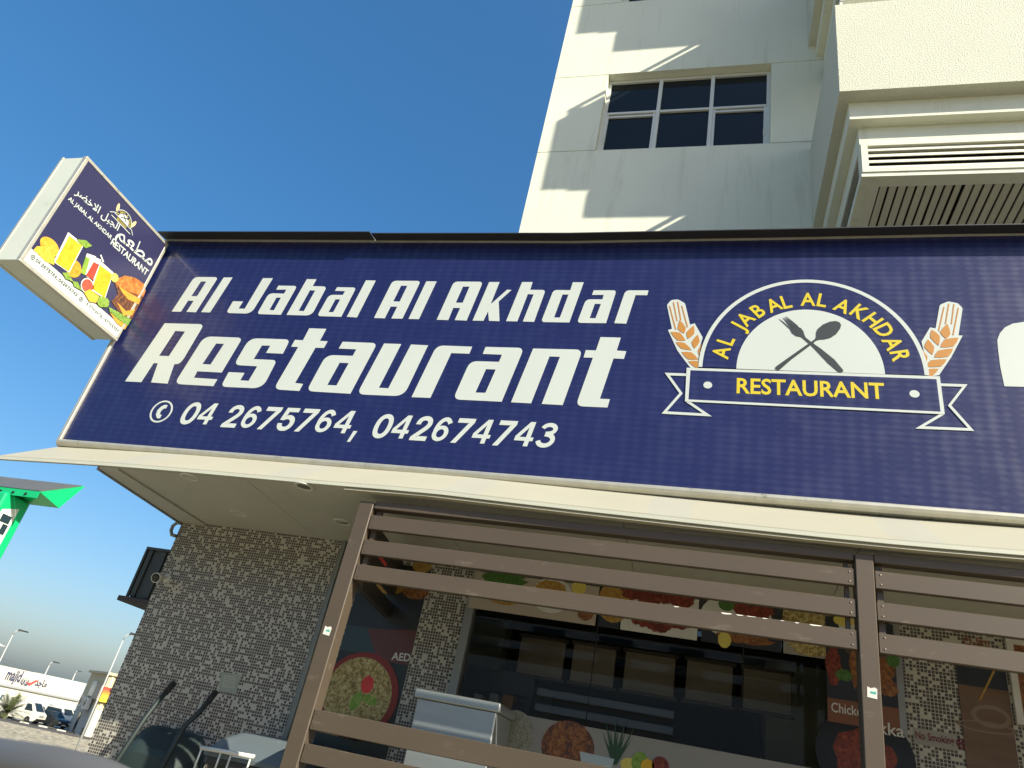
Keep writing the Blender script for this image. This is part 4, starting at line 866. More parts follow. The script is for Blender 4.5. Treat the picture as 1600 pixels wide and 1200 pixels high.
m_dish = mat('print_red_dish', (0.20, 0.02, 0.015), 0.4); m_tom = food('print_tomato', [(0.45, 0.02, 0.02), (0.62, 0.05, 0.04)], 20)
m_pink = mat('print_beige_ground', (0.40, 0.34, 0.28), 0.4, 0.05); m_grey = mat('print_grey_ground', (0.26, 0.25, 0.22), 0.4, 0.05)
m_blue = mat('dark_teal_tone', (0.03, 0.055, 0.07), 0.4, 0.2, 3)  # bluish reflection tone for the rice poster; also colours some packets
# biryani poster left of the window
pL, pR = W(498, 1130)[0], W(648, 1000)[0]
pz0, pz1 = 0.75, zsoff-0.12
po = thing('rice_poster', 'tall food poster with a platter of rice and lime slices left of the shop window', 'poster', (pL, YW, pz0))
flat('sheet', [[rect((pL, pz0), (pR, pz1))]], fw_, 0.004, m_pbg, po)
zb = W(600, 985)[1]
flat('reflection_band', [[rect((pL, W(560, 1020)[1]), (pR, zb))]], fw_, 0.001, m_blue, po, base=0.0045)  # bluish-dark reflection painted across the middle of the poster
zc0, zc1 = W(640, 1040)[1], W(650, 985)[1]
flat('printed_price_panel', [[[(W(590, 1030)[0], zc0), (pR, zc0), (pR, zc1), (W(570, 1000)[0], zc1-0.04)]]], fw_, 0.001, mat('print_dusty_red', (0.10, 0.035, 0.035), 0.4), po, base=0.006)
text('printed_price', 'AED', fw_, W(612, 1031), W(641, 1034), m_plate, po, height=0.05, bold=0.02, base=0.009)
c = Vector(W(561, 1086)); rr = abs(W(622, 1095)[0]-c.x)
flat('printed_dish', [[ell(c.x, c.y, rr, rr*0.96)]], fw_, 0.001, m_dish, po, base=0.008)
flat('printed_rice', [[ell(c.x-rr*0.03, c.y+rr*0.0, rr*0.86, rr*0.84)]], fw_, 0.001, f_rice, po, base=0.0095)
flat('printed_tomato', [[ell(*W(575, 1070), 0.045, 0.055)]], fw_, 0.001, m_tom, po, base=0.011)
flat('printed_lime', [[ell(*W(557, 1096), 0.036, 0.062, rot=-20)], [ell(*W(579, 1094), 0.055, 0.03, rot=-12)]], fw_, 0.001, f_lime, po, base=0.011)
for (x, y, w, h, m_) in ((590, 880, 0.16, 0.11, m_tom), (660, 885, 0.15, 0.10, f_fries), (610, 918, 0.22, 0.10, f_fries), (650, 925, 0.2, 0.11, f_chick)):
    flat('printed_food', [[ell(*W(x, y), w/2, h/2, n=14)]], fw_, 0.001, m_, po, base=0.006)
# prints stuck on the upper part of the glass
gy = YW-0.022; fg = wall_fn(gy)
def Gp(px, py): q = at(px, py, gy); return (q.x, q.z)
ban = thing('window_food_banner', 'row of printed food pictures along the top of the shop window', 'banner', (xg0, gy, 2.3))
bz0 = Gp(737, 950)[1]; bz1 = zsoff-0.1
cuts = [(740, 940, m_pink), (940, 974, m_pbg), (974, 1094, m_plate), (1098, 1222, m_pbg), (1224, 1290, m_grey)]
for x0, x1, m_ in cuts:
    y0 = 905+(x0-740)*0.13
    flat('picture', [[rect((Gp(x0, y0)[0], bz0), (Gp(x1, y0)[0]-0.006, bz1))]], fg, 0.002, m_, ban)
def fd(name, px, py, rx_, ry_, m_, lev=0, n=20): flat(name, [[ell(*Gp(px, py), rx_, ry_, n=n)]], fg, 0.0008, m_, ban, base=0.0025+0.001*lev)
def blob(px, py, rx_, ry_, n=26, sd=1, yy=None):
    rnd = random.Random(sd); c_ = Gp(px, py); return [(c_[0]+rx_*math.cos(2*math.pi*i/n)*rnd.uniform(0.8, 1.1), c_[1]+ry_*math.sin(2*math.pi*i/n)*rnd.uniform(0.8, 1.1)) for i in range(n)]
fd('printed_plate', 790, 925, 0.16, 0.09, f_fries, 0); flat('printed_lettuce', [[blob(787, 905, 0.17, 0.06, sd=2)]], fg, 0.0008, f_herb, ban, base=0.004)
fd('printed_plate', 862, 930, 0.14, 0.12, m_plate, 0); flat('printed_food', [[blob(862, 918, 0.11, 0.05, sd=3)]], fg, 0.0008, f_fries, ban, base=0.004); fd('printed_food', 905, 918, 0.05, 0.05, f_lemon, 0); fd('printed_food', 915, 958, 0.055, 0.05, f_chick, 1); fd('printed_food', 960, 940, 0.11, 0.14, f_fries, 0)
for i, (x, y) in enumerate(((990, 925), (1015, 938), (1040, 930), (1065, 938), (1030, 975), (1005, 965), (1062, 970))): flat('printed_meat', [[blob(x, y, 0.085, 0.06, sd=10+i)]], fg, 0.0008, f_meat, ban, base=0.003+0.0005*i)
fd('printed_plate', 1150, 965, 0.22, 0.14, m_plate, 0); flat('printed_meat', [[blob(1175, 952, 0.14, 0.06, sd=21)]], fg, 0.0008, f_meat, ban, base=0.004); flat('printed_meat', [[blob(1165, 998, 0.17, 0.035, sd=22)]], fg, 0.0008, f_chick, ban, base=0.004); fd('printed_lemon', 1132, 1000, 0.04, 0.05, f_lemon, 2); fd('printed_herbs', 1135, 945, 0.05, 0.04, f_herb, 2)
fd('printed_rice', 1262, 970, 0.15, 0.16, f_rice, 0); flat('printed_rice', [[blob(1268, 1010, 0.13, 0.07, sd=23)]], fg, 0.0008, f_rice, ban, base=0.004)
# prints along the bottom of the window
low = thing('lower_window_banner', 'beige window banner with plates of food, pineapple and fruit low on the glass', 'banner', (xg0, gy, 0.9))
lz1 = Gp(790, 1112)[1]; lx0, lx1 = xg0+0.07, Gp(1288, 1195)[0]
flat('sheet', [[rect((lx0, 0.9), (lx1, lz1))]], fg, 0.002, m_grey, low)
def fl(name, shape, m_, lev): flat(name, [[shape]], fg, 0.0008, m_, low, base=0.0025+0.001*lev)
fl('printed_dish', ell(*Gp(803, 1146), 0.125, 0.135), f_pale, 0)
fl('printed_dish', ell(*Gp(887, 1168), 0.165, 0.15), f_patty, 0); fl('printed_chicken', blob(872, 1158, 0.055, 0.11, sd=31), f_chick, 1); fl('printed_chicken', blob(905, 1160, 0.05, 0.1, sd=32), f_chick, 1); fl('printed_chicken', blob(890, 1148, 0.02, 0.05, sd=33), f_chick, 2)
a = Gp(960, 1195)
for i in range(13):
    t = R(55+70*i/12); l_ = 0.20+0.09*math.sin(i*2.1); e = (a[0]+math.cos(t)*l_*0.8, a[1]+math.sin(t)*l_); w = 0.012
    fl('printed_pineapple_leaf', [(a[0]-w, a[1]), (a[0]+w, a[1]), e], mat('print_dark_green', (0.02, 0.06, 0.025), 0.4), 1+i*0.1)
fl('printed_fruit', ell(*Gp(985, 1196), 0.06, 0.04), f_lemon, 1); fl('printed_fruit', ell(*Gp(1000, 1192), 0.05, 0.06), f_lime, 2); fl('printed_fruit', ell(*Gp(1012, 1198), 0.04, 0.04), f_juice, 3); fl('printed_fruit', ell(*Gp(1032, 1197), 0.05, 0.05), f_meat, 3)
fl('printed_bowl', [Gp(906, 1174), Gp(960, 1186), Gp(956, 1200), Gp(908, 1190)], mat('print_pale_bowl', (0.38, 0.45, 0.46), 0.4), 3)
# chicken poster inside the right end of the window
ck = thing('chicken_poster', 'dark chicken poster with brown caption panel at the right end of the shop window', 'poster', (xg1, gy, 0.9))
cx0, cx1 = Gp(1292, 1080)[0], Gp(1402, 1080)[0]
flat('sheet', [[rect((cx0, 0.9), (cx1, bz1))]], fg, 0.0055, m_pbg, ck)
def fc(name, shape, m_, lev): flat(name, [[shape]], fg, 0.0008, m_, ck, base=0.0058+0.001*lev)
fc('printed_plate', ell(*Gp(1338, 982), 0.10, 0.06), m_plate, 0); fc('printed_lemon', ell(*Gp(1318, 970), 0.06, 0.035), f_lemon, 1)
for i, (x, y, rx_, ry_, m_) in enumerate(((1302, 1040, 0.045, 0.12, f_meat), (1335, 1040, 0.03, 0.13, f_chick), (1382, 1045, 0.06, 0.08, f_chick), (1388, 1075, 0.055, 0.05, f_chick), (1318, 1055, 0.05, 0.035, f_herb), (1395, 1030, 0.04, 0.05, f_herb))): fc('printed_food', blob(x, y, rx_, ry_, sd=40+i), m_, 1+i*0.3)
z_a, z_b = Gp(1300, 1128)[1], Gp(1300, 1091)[1]
fc('caption_panel', rect((cx0, z_a), (cx1, z_b)), mat('print_rust_brown', (0.17, 0.065, 0.03), 0.4), 3)
text('caption', 'Chicken', fg, (cx0+0.02, z_b-0.075), (cx0+0.21, z_b-0.075), m_plate, ck, height=0.052, bold=0.01, base=0.0108)
text('caption', 'tikka', fg, (cx0+0.21, z_b-0.15), (cx0+0.40, z_b-0.15), m_plate, ck, height=0.065, bold=0.01, base=0.0108)
pc = Gp(1350, 1165)
fc('printed_pan', ell(pc[0], pc[1]-0.05, 0.26, 0.24), mat('print_pan', (0.012, 0.012, 0.013), 0.3), 1); fc('printed_meat', blob(1352, 1185, 0.17, 0.15, sd=50), f_meat, 2)
# wall to the right of the window: notice, dark wood poster, framed picture
ns_ = thing('no_smoking_sign', 'pale no smoking notice with red lettering on the mosaic strip', 'sign', tuple(at(1463, 1155, YW)))
a, b = W(1428, 1162), W(1494, 1146)
flat('plate', [[rect((a[0], a[1]-0.0), (b[0], a[1]+0.085))]], fw_, 0.003, mat('clear_plate', (0.30, 0.29, 0.26), 0.3), ns_)
m_mar = mat('maroon_print', (0.13, 0.012, 0.03), 0.5)
text('lettering', 'No Smoking', fw_, (a[0]+0.01, a[1]+0.03), (a[0]+0.205, a[1]+0.03), m_mar, ns_, height=0.038, bold=0.02, base=0.0045)
cxx = (a[0]+0.24, a[1]+0.042); flat('symbol', [[ell(*cxx, 0.026, 0.026), ell(*cxx, 0.019, 0.019)], [stroke((cxx[0]-0.015, cxx[1]+0.015), (cxx[0]+0.015, cxx[1]-0.015), 0.006)], [rect((cxx[0]-0.014, cxx[1]-0.004), (cxx[0]+0.014, cxx[1]+0.003))]], fw_, 0.0008, m_mar, ns_, base=0.0035)
wp = thing('wooden_table_poster', 'dark brown poster of a wooden table right of the mosaic strip', 'poster', (W(1500, 1100)[0], YW, 0.6))
wx0, wx1 = W(1500, 1100)[0], W(1578, 1100)[0]
flat('sheet', [[rect((wx0, 0.6), (wx1, zsoff-0.25))]], fw_, 0.004, m_pbg, wp)
m_wood = mat('print_wood', (0.13, 0.075, 0.045), 0.45, 0.4, 5, stretch=(1, 1, 9))
flat('printed_wood', [[rect((wx0, 0.6), (wx1, W(1540, 1075)[1]))]], fw_, 0.001, m_wood, wp, base=0.0045)
text('lettering', 'O-5m', fw_, W(1506, 1008), W(1546, 1011), mat('print_rust', (0.25, 0.10, 0.04), 0.5), wp, height=0.05, bold=0.02, base=0.006)
c = Vector(W(1548, 1120)); flat('printed_cup', [[ell(c.x, c.y, 0.1, 0.06, n=24), ell(c.x, c.y, 0.075, 0.04, n=24)], [ell(c.x-0.03, c.y-0.06, 0.15, 0.03, n=24), ell(c.x-0.03, c.y-0.06, 0.13, 0.022, n=24)]], fw_, 0.001, mat('print_cup', (0.20, 0.14, 0.10), 0.4), wp, base=0.006)
flat('printed_rope', [[[W(1528, 1095), W(1532, 1095), W(1556, 1046), W(1552, 1046)]]], fw_, 0.001, f_fries, wp, base=0.006)
fp = thing('framed_menu', 'white framed menu picture at the right edge of the restaurant wall', 'picture', (W(1585, 1060)[0], YW, 1.9))
fx0 = W(1577, 1060)[0]; fz0, fz1 = W(1590, 1132)[1], W(1577, 998)[1]
build('frame', MB().box((fx0, YW-0.03, fz0), (fx0+0.035, YW-0.002, fz1)).box((fx0+0.035, YW-0.03, fz0), (fx0+0.8, YW-0.002, fz0+0.035)).box((fx0+0.035, YW-0.03, fz1-0.035), (fx0+0.8, YW-0.002, fz1)).box((fx0+0.8, YW-0.03, fz0), (fx0+0.835, YW-0.002, fz1)), m_plate, fp)
build('picture', MB().box((fx0+0.036, YW-0.018, fz0+0.036), (fx0+0.799, YW-0.003, fz1-0.036)), f_chick, fp)
# paper notice taped to the tiled wall
nt = thing('paper_notice', 'faded paper notice in a plastic sleeve taped to the mosaic wall', 'notice', tuple(at(358, 1067, YW)))
q = [W(341, 1080), W(369, 1084), W(377, 1054), W(346, 1050)]
flat('sleeve', [[q]], fw_, 0.002, mat('faded_sleeve', (0.30, 0.34, 0.27), 0.25, 0.1, 20), nt)
c0 = Vector(q[0]); ex = Vector(q[1])-c0; ey = Vector(q[3])-c0
def nq(u, v): p = c0+ex*u+ey*v; return (p.x, p.y)
flat('paper', [[[nq(0.2, 0.25), nq(0.85, 0.25), nq(0.85, 0.85), nq(0.2, 0.85)]]], fw_, 0.0006, mat('faded_paper', (0.36, 0.37, 0.31), 0.6, 0.08, 15), nt, base=0.0022)
for i in range(5): flat('text_line', [[[nq(0.26, 0.33+i*0.1), nq(0.78, 0.33+i*0.1), nq(0.78, 0.35+i*0.1), nq(0.26, 0.35+i*0.1)]]], fw_, 0.0005, mat('faded_ink', (0.16, 0.17, 0.15), 0.7), nt, base=0.003)

# ================================================================== inside the shop
m_board = mat('wooden_menu_board', (0.27, 0.22, 0.17), 0.5, 0.25, 5, stretch=(1, 1, 6)); m_bdark = mat('board_frame', (0.06, 0.045, 0.035), 0.5)
ym = 5.5
labs = ['first dim menu board behind the shop glass, nearest the steel cabinet', 'second dim menu board from the left behind the shop glass', 'middle dim menu board behind the shop glass', 'fourth dim menu board from the left behind the shop glass', 'last dim menu board behind the glass beside the chicken poster']
for i, (x0, y0, x1, y1) in enumerate(((818, 975, 882, 1025), (900, 983, 961, 1040), (980, 995, 1055, 1046), (1075, 1010, 1145, 1065), (1163, 1020, 1237, 1085))):
    a, b = at(x0, y0+4, ym), at(x1, y1-4, ym); z0, z1 = min(a.z, b.z), max(a.z, b.z)
    z0, z1 = 2.20+0.004*i, 2.46+0.004*i
    o = thing('menu_board', labs[i], 'menu board', (a.x, ym, z0), 'menu boards hung inside')
    build('panel', MB().box((a.x, ym, z0), (b.x, ym+0.03, z1), 0.004), m_board, o)
    build('frame', MB().box((a.x-0.02, ym-0.01, z1), (b.x+0.02, ym+0.035, z1+0.02)).box((a.x-0.02, ym-0.01, z0-0.02), (b.x+0.02, ym+0.035, z0)), m_bdark, o)
cab = thing('steel_cabinet', 'stainless steel cabinet standing before the shop window', 'cabinet', tuple(at(715, 1085, 4.5)*1.0))
m_steel = mat('brushed_steel', (0.42, 0.46, 0.46), 0.38, 0.15, 4, metal=0.75, stretch=(1, 1, 6))
c0, c1 = at(650, 1077, 4.42), at(783, 1097, 4.42); ct = (c0.z+c1.z)/2
build('body', MB().box((c0.x+0.02, 4.43, 0.25), (c1.x-0.02, 4.84, ct-0.05), 0.006), m_steel, cab)
build('worktop', MB().box((c0.x, 4.41, ct-0.05), (c1.x, 4.85, ct), 0.006), m_steel, cab)
fg_ = thing('display_fridge', 'dark display fridge with packets on shelves inside the shop', 'fridge', (at(800, 1060, 5.6).x, 5.6, 0.06))
fa, fb_ = at(745, 1000, 5.6).x, at(850, 1000, 5.6).x
build('case', MB().box((fa, 5.9, 0.06), (fb_, 6.3, 2.05)).box((fa, 5.5, 0.06), (fa+0.04, 5.9, 2.05)).box((fb_-0.04, 5.5, 0.06), (fb_, 5.9, 2.05)).box((fa, 5.5, 2.05), (fb_, 6.3, 2.2)), mat('fridge_black', (0.03, 0.03, 0.032), 0.4), fg_)
for i in range(5): build('shelf', MB().box((fa+0.041, 5.52, 0.4+i*0.36), (fb_-0.041, 5.898, 0.42+i*0.36)), m_frame, fg_)
rnd = random.Random(5)
for i in range(5):
    x = fa+0.07
    while x < fb_-0.14:
        w = rnd.uniform(0.05, 0.1); h = rnd.uniform(0.1, 0.24)
        build('packet', MB().box((x, 5.56, 0.421+i*0.36), (x+w, 5.7, 0.42+i*0.36+h), 0.008), rnd.choice((m_plate, f_cheese, m_blue, f_red, f_glass)), fg_); x += w+rnd.uniform(0.01, 0.06)

# ================================================================== things by the tiled wall
pl_ = build('raised_pavement', MB().box((-6.5, 2.2, 0.0), (8, 4.898, 0.22)), m_pave); struct(pl_)
G0 = 0.22
m_gmet = mat('dark_green_paint', (0.016, 0.030, 0.030), 0.65, 0.25, 4, dirt=((0.07, 0.07, 0.055), 6, 0.6, 0.5))
m_gtube = mat('dark_green_tube', (0.014, 0.024, 0.024), 0.6, 0.2, 6)
m_tyre = mat('black_rubber', (0.015, 0.015, 0.015), 0.8); m_rim = mat('grey_rim', (0.25, 0.25, 0.25), 0.4, metal=0.6)
wbx = -3.46
wb = thing('wheelbarrow', 'dark green wheelbarrow stood on end against the mosaic wall, handles up', 'wheelbarrow', (wbx, 4.7, G0))
# underside faces the street; tray tapers towards its base
def ringr(cx, cz, w, h, y, r, n=5):
    o = []
    for sx, sz, a0 in ((1, 1, 0), (-1, 1, 90), (-1, -1, 180), (1, -1, 270)):
        for k in range(n+1):
            t = R(a0+90*k/n); o.append((cx+sx*(w/2-r)+r*math.cos(t), y, cz+sz*(h/2-r)+r*math.sin(t)))
    return o
tz0 = 0.98
build('tray', MB().loft([ringr(wbx, tz0, 0.60, 0.82, 4.83, 0.16), ringr(wbx, tz0, 0.60, 0.82, 4.815, 0.16), ringr(wbx, tz0, 0.57, 0.79, 4.81, 0.15), ringr(wbx, tz0-0.02, 0.44, 0.60, 4.63, 0.14), ringr(wbx, tz0-0.02, 0.36, 0.52, 4.605, 0.12)]), m_gmet, wb, smooth=False)
h1, h2 = at(272, 1067, 4.78), at(337.5, 1081, 4.78)
for s, hp in ((-1, h1), (1, h2)):
    xs0 = wbx+s*0.15
    pts = [(wbx+s*0.05, 4.60, 0.50), (xs0, 4.575, 0.72), (xs0+s*0.02, 4.575, 1.15), (hp.x-s*0.02, 4.60, 1.42), (hp.x+0.03-0.03, 4.68, 1.52), (hp.x, 4.78, hp.z)]
    o = build('handle', MB().tube(pts, 0.017, 10), m_gtube, wb, smooth=True)
    build('grip', MB().tube([Vector(pts[-1])+Vector((0, -0.05, -0.075)), pts[-1]], 0.021, 10), m_tyre, o, smooth=True)
    build('leg', MB().tube([(xs0, 4.575, 1.12), (xs0+s*0.06, 4.40, 1.15), (xs0+s*0.08, 4.34, 1.09), (xs0+s*0.07, 4.37, 0.93), (xs0+s*0.01, 4.575, 0.80)], 0.014, 8), m_gtube, wb, smooth=True)
build('brace', MB().tube([(wbx-0.16, 4.575, 1.08), (wbx, 4.50, 1.10), (wbx+0.16, 4.575, 1.08)], 0.012, 8).tube([(wbx, 4.505, 1.095), (wbx, 4.57, 0.78)], 0.012, 8), m_gtube, wb, smooth=True)
wh = build('wheel', MB().lathe((wbx-0.045, 4.62, G0+0.19), (1, 0, 0), [(0, 0.11), (0.005, 0.17), (0.025, 0.188), (0.065, 0.188), (0.085, 0.17), (0.09, 0.11)], 26), m_tyre, wb, smooth=True)
build('rim', MB().lathe((wbx-0.05, 4.62, G0+0.19), (1, 0, 0), [(0, 0.02), (0.012, 0.11), (0.088, 0.11), (0.1, 0.02)], 20), m_rim, wh)
# bin
b0, b1 = at(314, 1168, 4.3), at(395, 1182, 4.3)
bw = thing('waste_bin', 'black waste bin with grey lid and white handle bar beside the screen post', 'bin', (-2.72, 4.55, G0))
m_bin = mat('black_bin_plastic', (0.025, 0.026, 0.027), 0.5, 0.2, 5); m_lid = mat('blue_grey_lid', (0.10, 0.125, 0.14), 0.45, 0.15, 4, dirt=((0.25, 0.24, 0.2), 4, 0.58, 0.5)); m_pw = mat('worn_white_paint', (0.6, 0.6, 0.55), 0.5, 0.1, 10, dirt=((0.15, 0.14, 0.12), 14, 0.6, 0.7))
bx0, bx1 = b0.x+0.02, -2.27
def rr_(x0, x1, y0, y1, z, r=0.05): return [(p[0], p[1]*0+ (y0+y1)/2+(p[2]-0)*1.0, z) for p in ringr((x0+x1)/2, 0, x1-x0, y1-y0, 0, r)]
build('body', MB().loft([rr_(bx0+0.06, bx1-0.06, 4.44, 4.76, G0+0.12), rr_(bx0, bx1, 4.36, 4.84, 1.26), rr_(bx0-0.02, bx1+0.02, 4.34, 4.86, 1.265), rr_(bx0-0.02, bx1+0.02, 4.34, 4.86, 1.30)]), m_bin, bw)
build('lid', MB().loft([rr_(bx0-0.03, bx1+0.03, 4.33, 4.865, 1.302), rr_(bx0-0.03, bx1+0.03, 4.33, 4.865, 1.325), rr_(bx0+0.02, bx1-0.02, 4.38, 4.84, 1.40, 0.06), rr_(bx0+0.08, bx1-0.08, 4.46, 4.80, 1.455, 0.08), rr_(bx0+0.16, bx1-0.16, 4.55, 4.75, 1.47, 0.06)]), m_lid, bw)
hb = build('handle_bar', MB().tube([(b0.x, 4.30, b0.z-0.0), (b1.x+0.01, 4.30, b1.z-0.0)], 0.012, 10), m_pw, bw, smooth=True)
for t in (0.02, 0.40, 0.60, 0.97):
    p = b0.lerp(b1, t); build('bracket', MB().tube([(p.x, 4.30, p.z-0.005), (p.x-0.005, 4.302, p.z-0.12), (p.x-0.005, 4.36, p.z-0.17)], 0.006, 6), m_pw, hb, smooth=True)
for s in (0.1, 0.9):
    x = bx0+(bx1-bx0)*s; build('wheel', MB().lathe((x-0.025, 4.80, G0+0.1), (1, 0, 0), [(0, 0.07), (0.005, 0.095), (0.045, 0.095), (0.05, 0.07)], 18), m_tyre, bw)
# security camera
cv = at(263, 900, 4.74)
cc_ = thing('security_camera', 'small white bullet security camera on the edge of the mosaic wall', 'camera', tuple(cv))
dv = Vector((0.25, -0.95, -0.28)).normalized()
m_wp = mat('white_plastic', (0.55, 0.55, 0.5), 0.4); m_blk = mat('black_plastic', (0.012, 0.012, 0.014), 0.25)
cb_ = build('housing', MB().lathe(Vector((XWL+0.07, 4.84, cv.z+0.0)), dv, [(0, 0.02), (0.01, 0.034), (0.06, 0.038), (0.085, 0.037), (0.085, 0.031)], 20), m_wp, cc_, smooth=False)
build('lens_cover', MB().lathe(Vector((XWL+0.07, 4.84, cv.z))+dv*0.082, dv, [(0, 0.033), (0.005, 0.031), (0.008, 0.02)], 20), m_blk, cc_)
build('bracket', MB().lathe((XWL+0.08, YW-0.001, cv.z+0.01), (0, -1, 0), [(0, 0.035), (0.012, 0.034), (0.02, 0.014), (0.06, 0.013)], 16), m_wp, cc_)
# air conditioner cage on the side wall
au = thing('air_conditioner_box', 'dark green ribbed air conditioner box hung on the side wall of the restaurant', 'air conditioner', (XWL, 5.6, 2.2))
m_acg = mat('dark_grey_green_metal', (0.055, 0.066, 0.060), 0.55, 0.15, 5)
ax0, az0, az1 = -5.02, 2.30, 2.745
build('case', MB().box((ax0+0.02, 5.615, az0), (XWL+0.001, 6.2, az1), 0.006), m_acg, au)
for i in range(6):
    x = ax0+0.03+i*(XWL-ax0-0.05)/5.3; build('rib', MB().box((x, 5.598, az0+0.01), (x+0.05, 5.614, az1-0.01), 0.004), m_acg, au)
build('edge_frame', MB().box((ax0, 5.59, az1-0.008), (XWL+0.001, 6.21, az1+0.016)).box((ax0, 5.59, az0+0.001), (ax0+0.022, 5.612, az1-0.01)), m_acg, au)
build('bracket', MB().box((ax0-0.06, 5.57, az0-0.045), (XWL+0.001, 6.22, az0-0.001), 0.004).box((ax0+0.3, 5.6, az0-0.12), (XWL+0.001, 6.1, az0-0.046)), mat('brown_steel', (0.06, 0.045, 0.038), 0.6), au)
build('cable', MB().tube([(XWL-0.005, 5.585, az1+0.16), (XWL-0.05, 5.58, az1+0.05), (XWL-0.13, 5.575, az1-0.05), (XWL-0.2, 5.575, az1-0.2)], 0.009, 8), m_blk, au, smooth=True)

# ================================================================== green parking machine with solar roof
MX = -2.929
A_, B_, C_ = Vector((MX, 2.5, 2.239)), onX(133, 760, MX), onX(92, 794, MX)
mt_ = thing('parking_machine', 'bright green parking machine with tilted solar panel roof at the left edge', 'parking machine', (MX-0.25, 2.6, 0))
m_grn = mat('bright_green_paint', (0.003, 0.42, 0.15), 0.35, 0.08, 3, coat=0.3); m_sol = mat('solar_cell', (0.10, 0.10, 0.095), 0.35, 0.2, 8); m_sline = mat('solar_line', (0.22, 0.22, 0.2), 0.4)
MXL = MX-0.62
L = lambda p, x: Vector((x, p.y, p.z))
Cl = C_+Vector((0, 0, 0))
rf = build('roof', MB().loft([[L(A_, MXL), L(B_, MXL), L(Cl, MXL)], [A_, B_, Cl]]), m_grn, mt_)
nrm = (B_-A_).cross(Vector((-1, 0, 0))).normalized()
if nrm.z < 0: nrm = -nrm
e1 = (B_-A_)
up_ = nrm*0.004
build('solar_panel', MB().hexa([L(A_+e1*0.04, MXL+0.02)+up_*0.2, L(A_+e1*0.04, MX-0.012)+up_*0.2, L(A_+e1*0.97, MX-0.012)+up_*0.2, L(A_+e1*0.97, MXL+0.02)+up_*0.2, L(A_+e1*0.04, MXL+0.02)+up_, L(A_+e1*0.04, MX-0.012)+up_, L(A_+e1*0.97, MX-0.012)+up_, L(A_+e1*0.97, MXL+0.02)+up_]), m_sol, rf)
for i in range(1, 9):
    t = 0.04+0.93*i/9; pz_ = A_+e1*t+up_*1.05
    build('cell_line', MB().hexa([L(pz_, MXL+0.02), L(pz_, MX-0.012), L(pz_+e1*0.012, MX-0.012), L(pz_+e1*0.012, MXL+0.02), L(pz_+up_*0.2, MXL+0.02), L(pz_+up_*0.2, MX-0.012), L(pz_+up_*0.2+e1*0.012, MX-0.012), L(pz_+up_*0.2+e1*0.012, MXL+0.02)]), m_sline, rf)
build('front_lip', MB().hexa([L(A_+Vector((0, -0.004, -0.03)), MXL), A_+Vector((0, -0.004, -0.03)), A_+Vector((0, -0.001, -0.03)), L(A_+Vector((0, -0.001, -0.03)), MXL), L(A_+Vector((0, -0.004, 0)), MXL), A_+Vector((0, -0.004, 0)), A_+Vector((0, -0.001, 0)), L(A_+Vector((0, -0.001, 0)), MXL)]), m_grn, rf)
for i in range(4): build('bolt', MB().lathe((MX-0.07-i*0.075, 2.496, 2.222), (0, -1, 0), [(0, 0.007), (0.004, 0.006)], 10), m_blk, rf)
bxr = MX-0.155; by0, by1 = 2.475, 2.60
body = build('body', MB().box((bxr-0.34, by0, 0.1), (bxr, by1+0.02, 2.215), 0.008), m_grn, mt_)
build('front_panel', MB().box((bxr-0.31, by0-0.012, 0.9), (bxr-0.045, by0-0.001, 2.19), 0.004), mat('light_green_panel', (0.006, 0.40, 0.14), 0.35, coat=0.3), body)
build('base', MB().box((bxr-0.36, by0-0.02, 0.0), (bxr+0.02, by1+0.04, 0.1)), m_trim, mt_)
fm = side_fn(bxr)
def MP(x, y): q = onX(x, y, bxr); return (q.y, q.z)
q = [MP(*p) for p in ((19, 779), (27, 787), (15, 822), (8, 828), (0, 822), (0, 812))]
flat('emblem', [[[(by0+0.02, 2.14), (by0+0.10, 2.17), (by0+0.10, 1.98), (by0+0.03, 1.93), (by0+0.02, 2.0)]]], fm, 0.001, mat('print_white_green', (0.62, 0.66, 0.6), 0.4), mt_)
flat('emblem_mark', [[rect((by0+0.035, 2.09), (by0+0.085, 2.125)), ], [rect((by0+0.06, 2.04), (by0+0.088, 2.085))], [rect((by0+0.03, 2.0), (by0+0.05, 2.05))]], fm, 0.001, mat('print_dark_teal', (0.012, 0.03, 0.04), 0.4), mt_, base=0.0015)
flat('emblem_mark', [[ell(by0+0.075, 1.995, 0.014, 0.018, n=14)]], fm, 0.001, m_teal, mt_, base=0.0015)

# ================================================================== sill of the car the photograph was taken from
m_car = mat('grey_car_trim', (0.085, 0.087, 0.09), 0.5, 0.05, 5)
cd = thing('car_door', 'blurred grey door sill of a car close to the viewer at the lower left', 'car door', (-0.45, 0.5, 0.3))
cp = [at(-260, 1150, 0.62), at(-120, 1172, 0.56), at(0, 1192, 0.52), at(80, 1206, 0.5), at(150, 1224, 0.5), at(230, 1262, 0.5), at(300, 1330, 0.5)]
build('sill', MB().tube(cp, [0.0165]*7, 14), m_car, cd, smooth=True)
build('door_skin', MB().loft([[p+Vector((0, 0.0, -0.005)) for p in cp]+[p+Vector((0, 0.03, -0.005)) for p in reversed(cp)], [Vector((p.x, p.y+0.02, 0.35)) for p in cp]+[Vector((p.x, p.y+0.05, 0.35)) for p in reversed(cp)]]), m_car, cd)
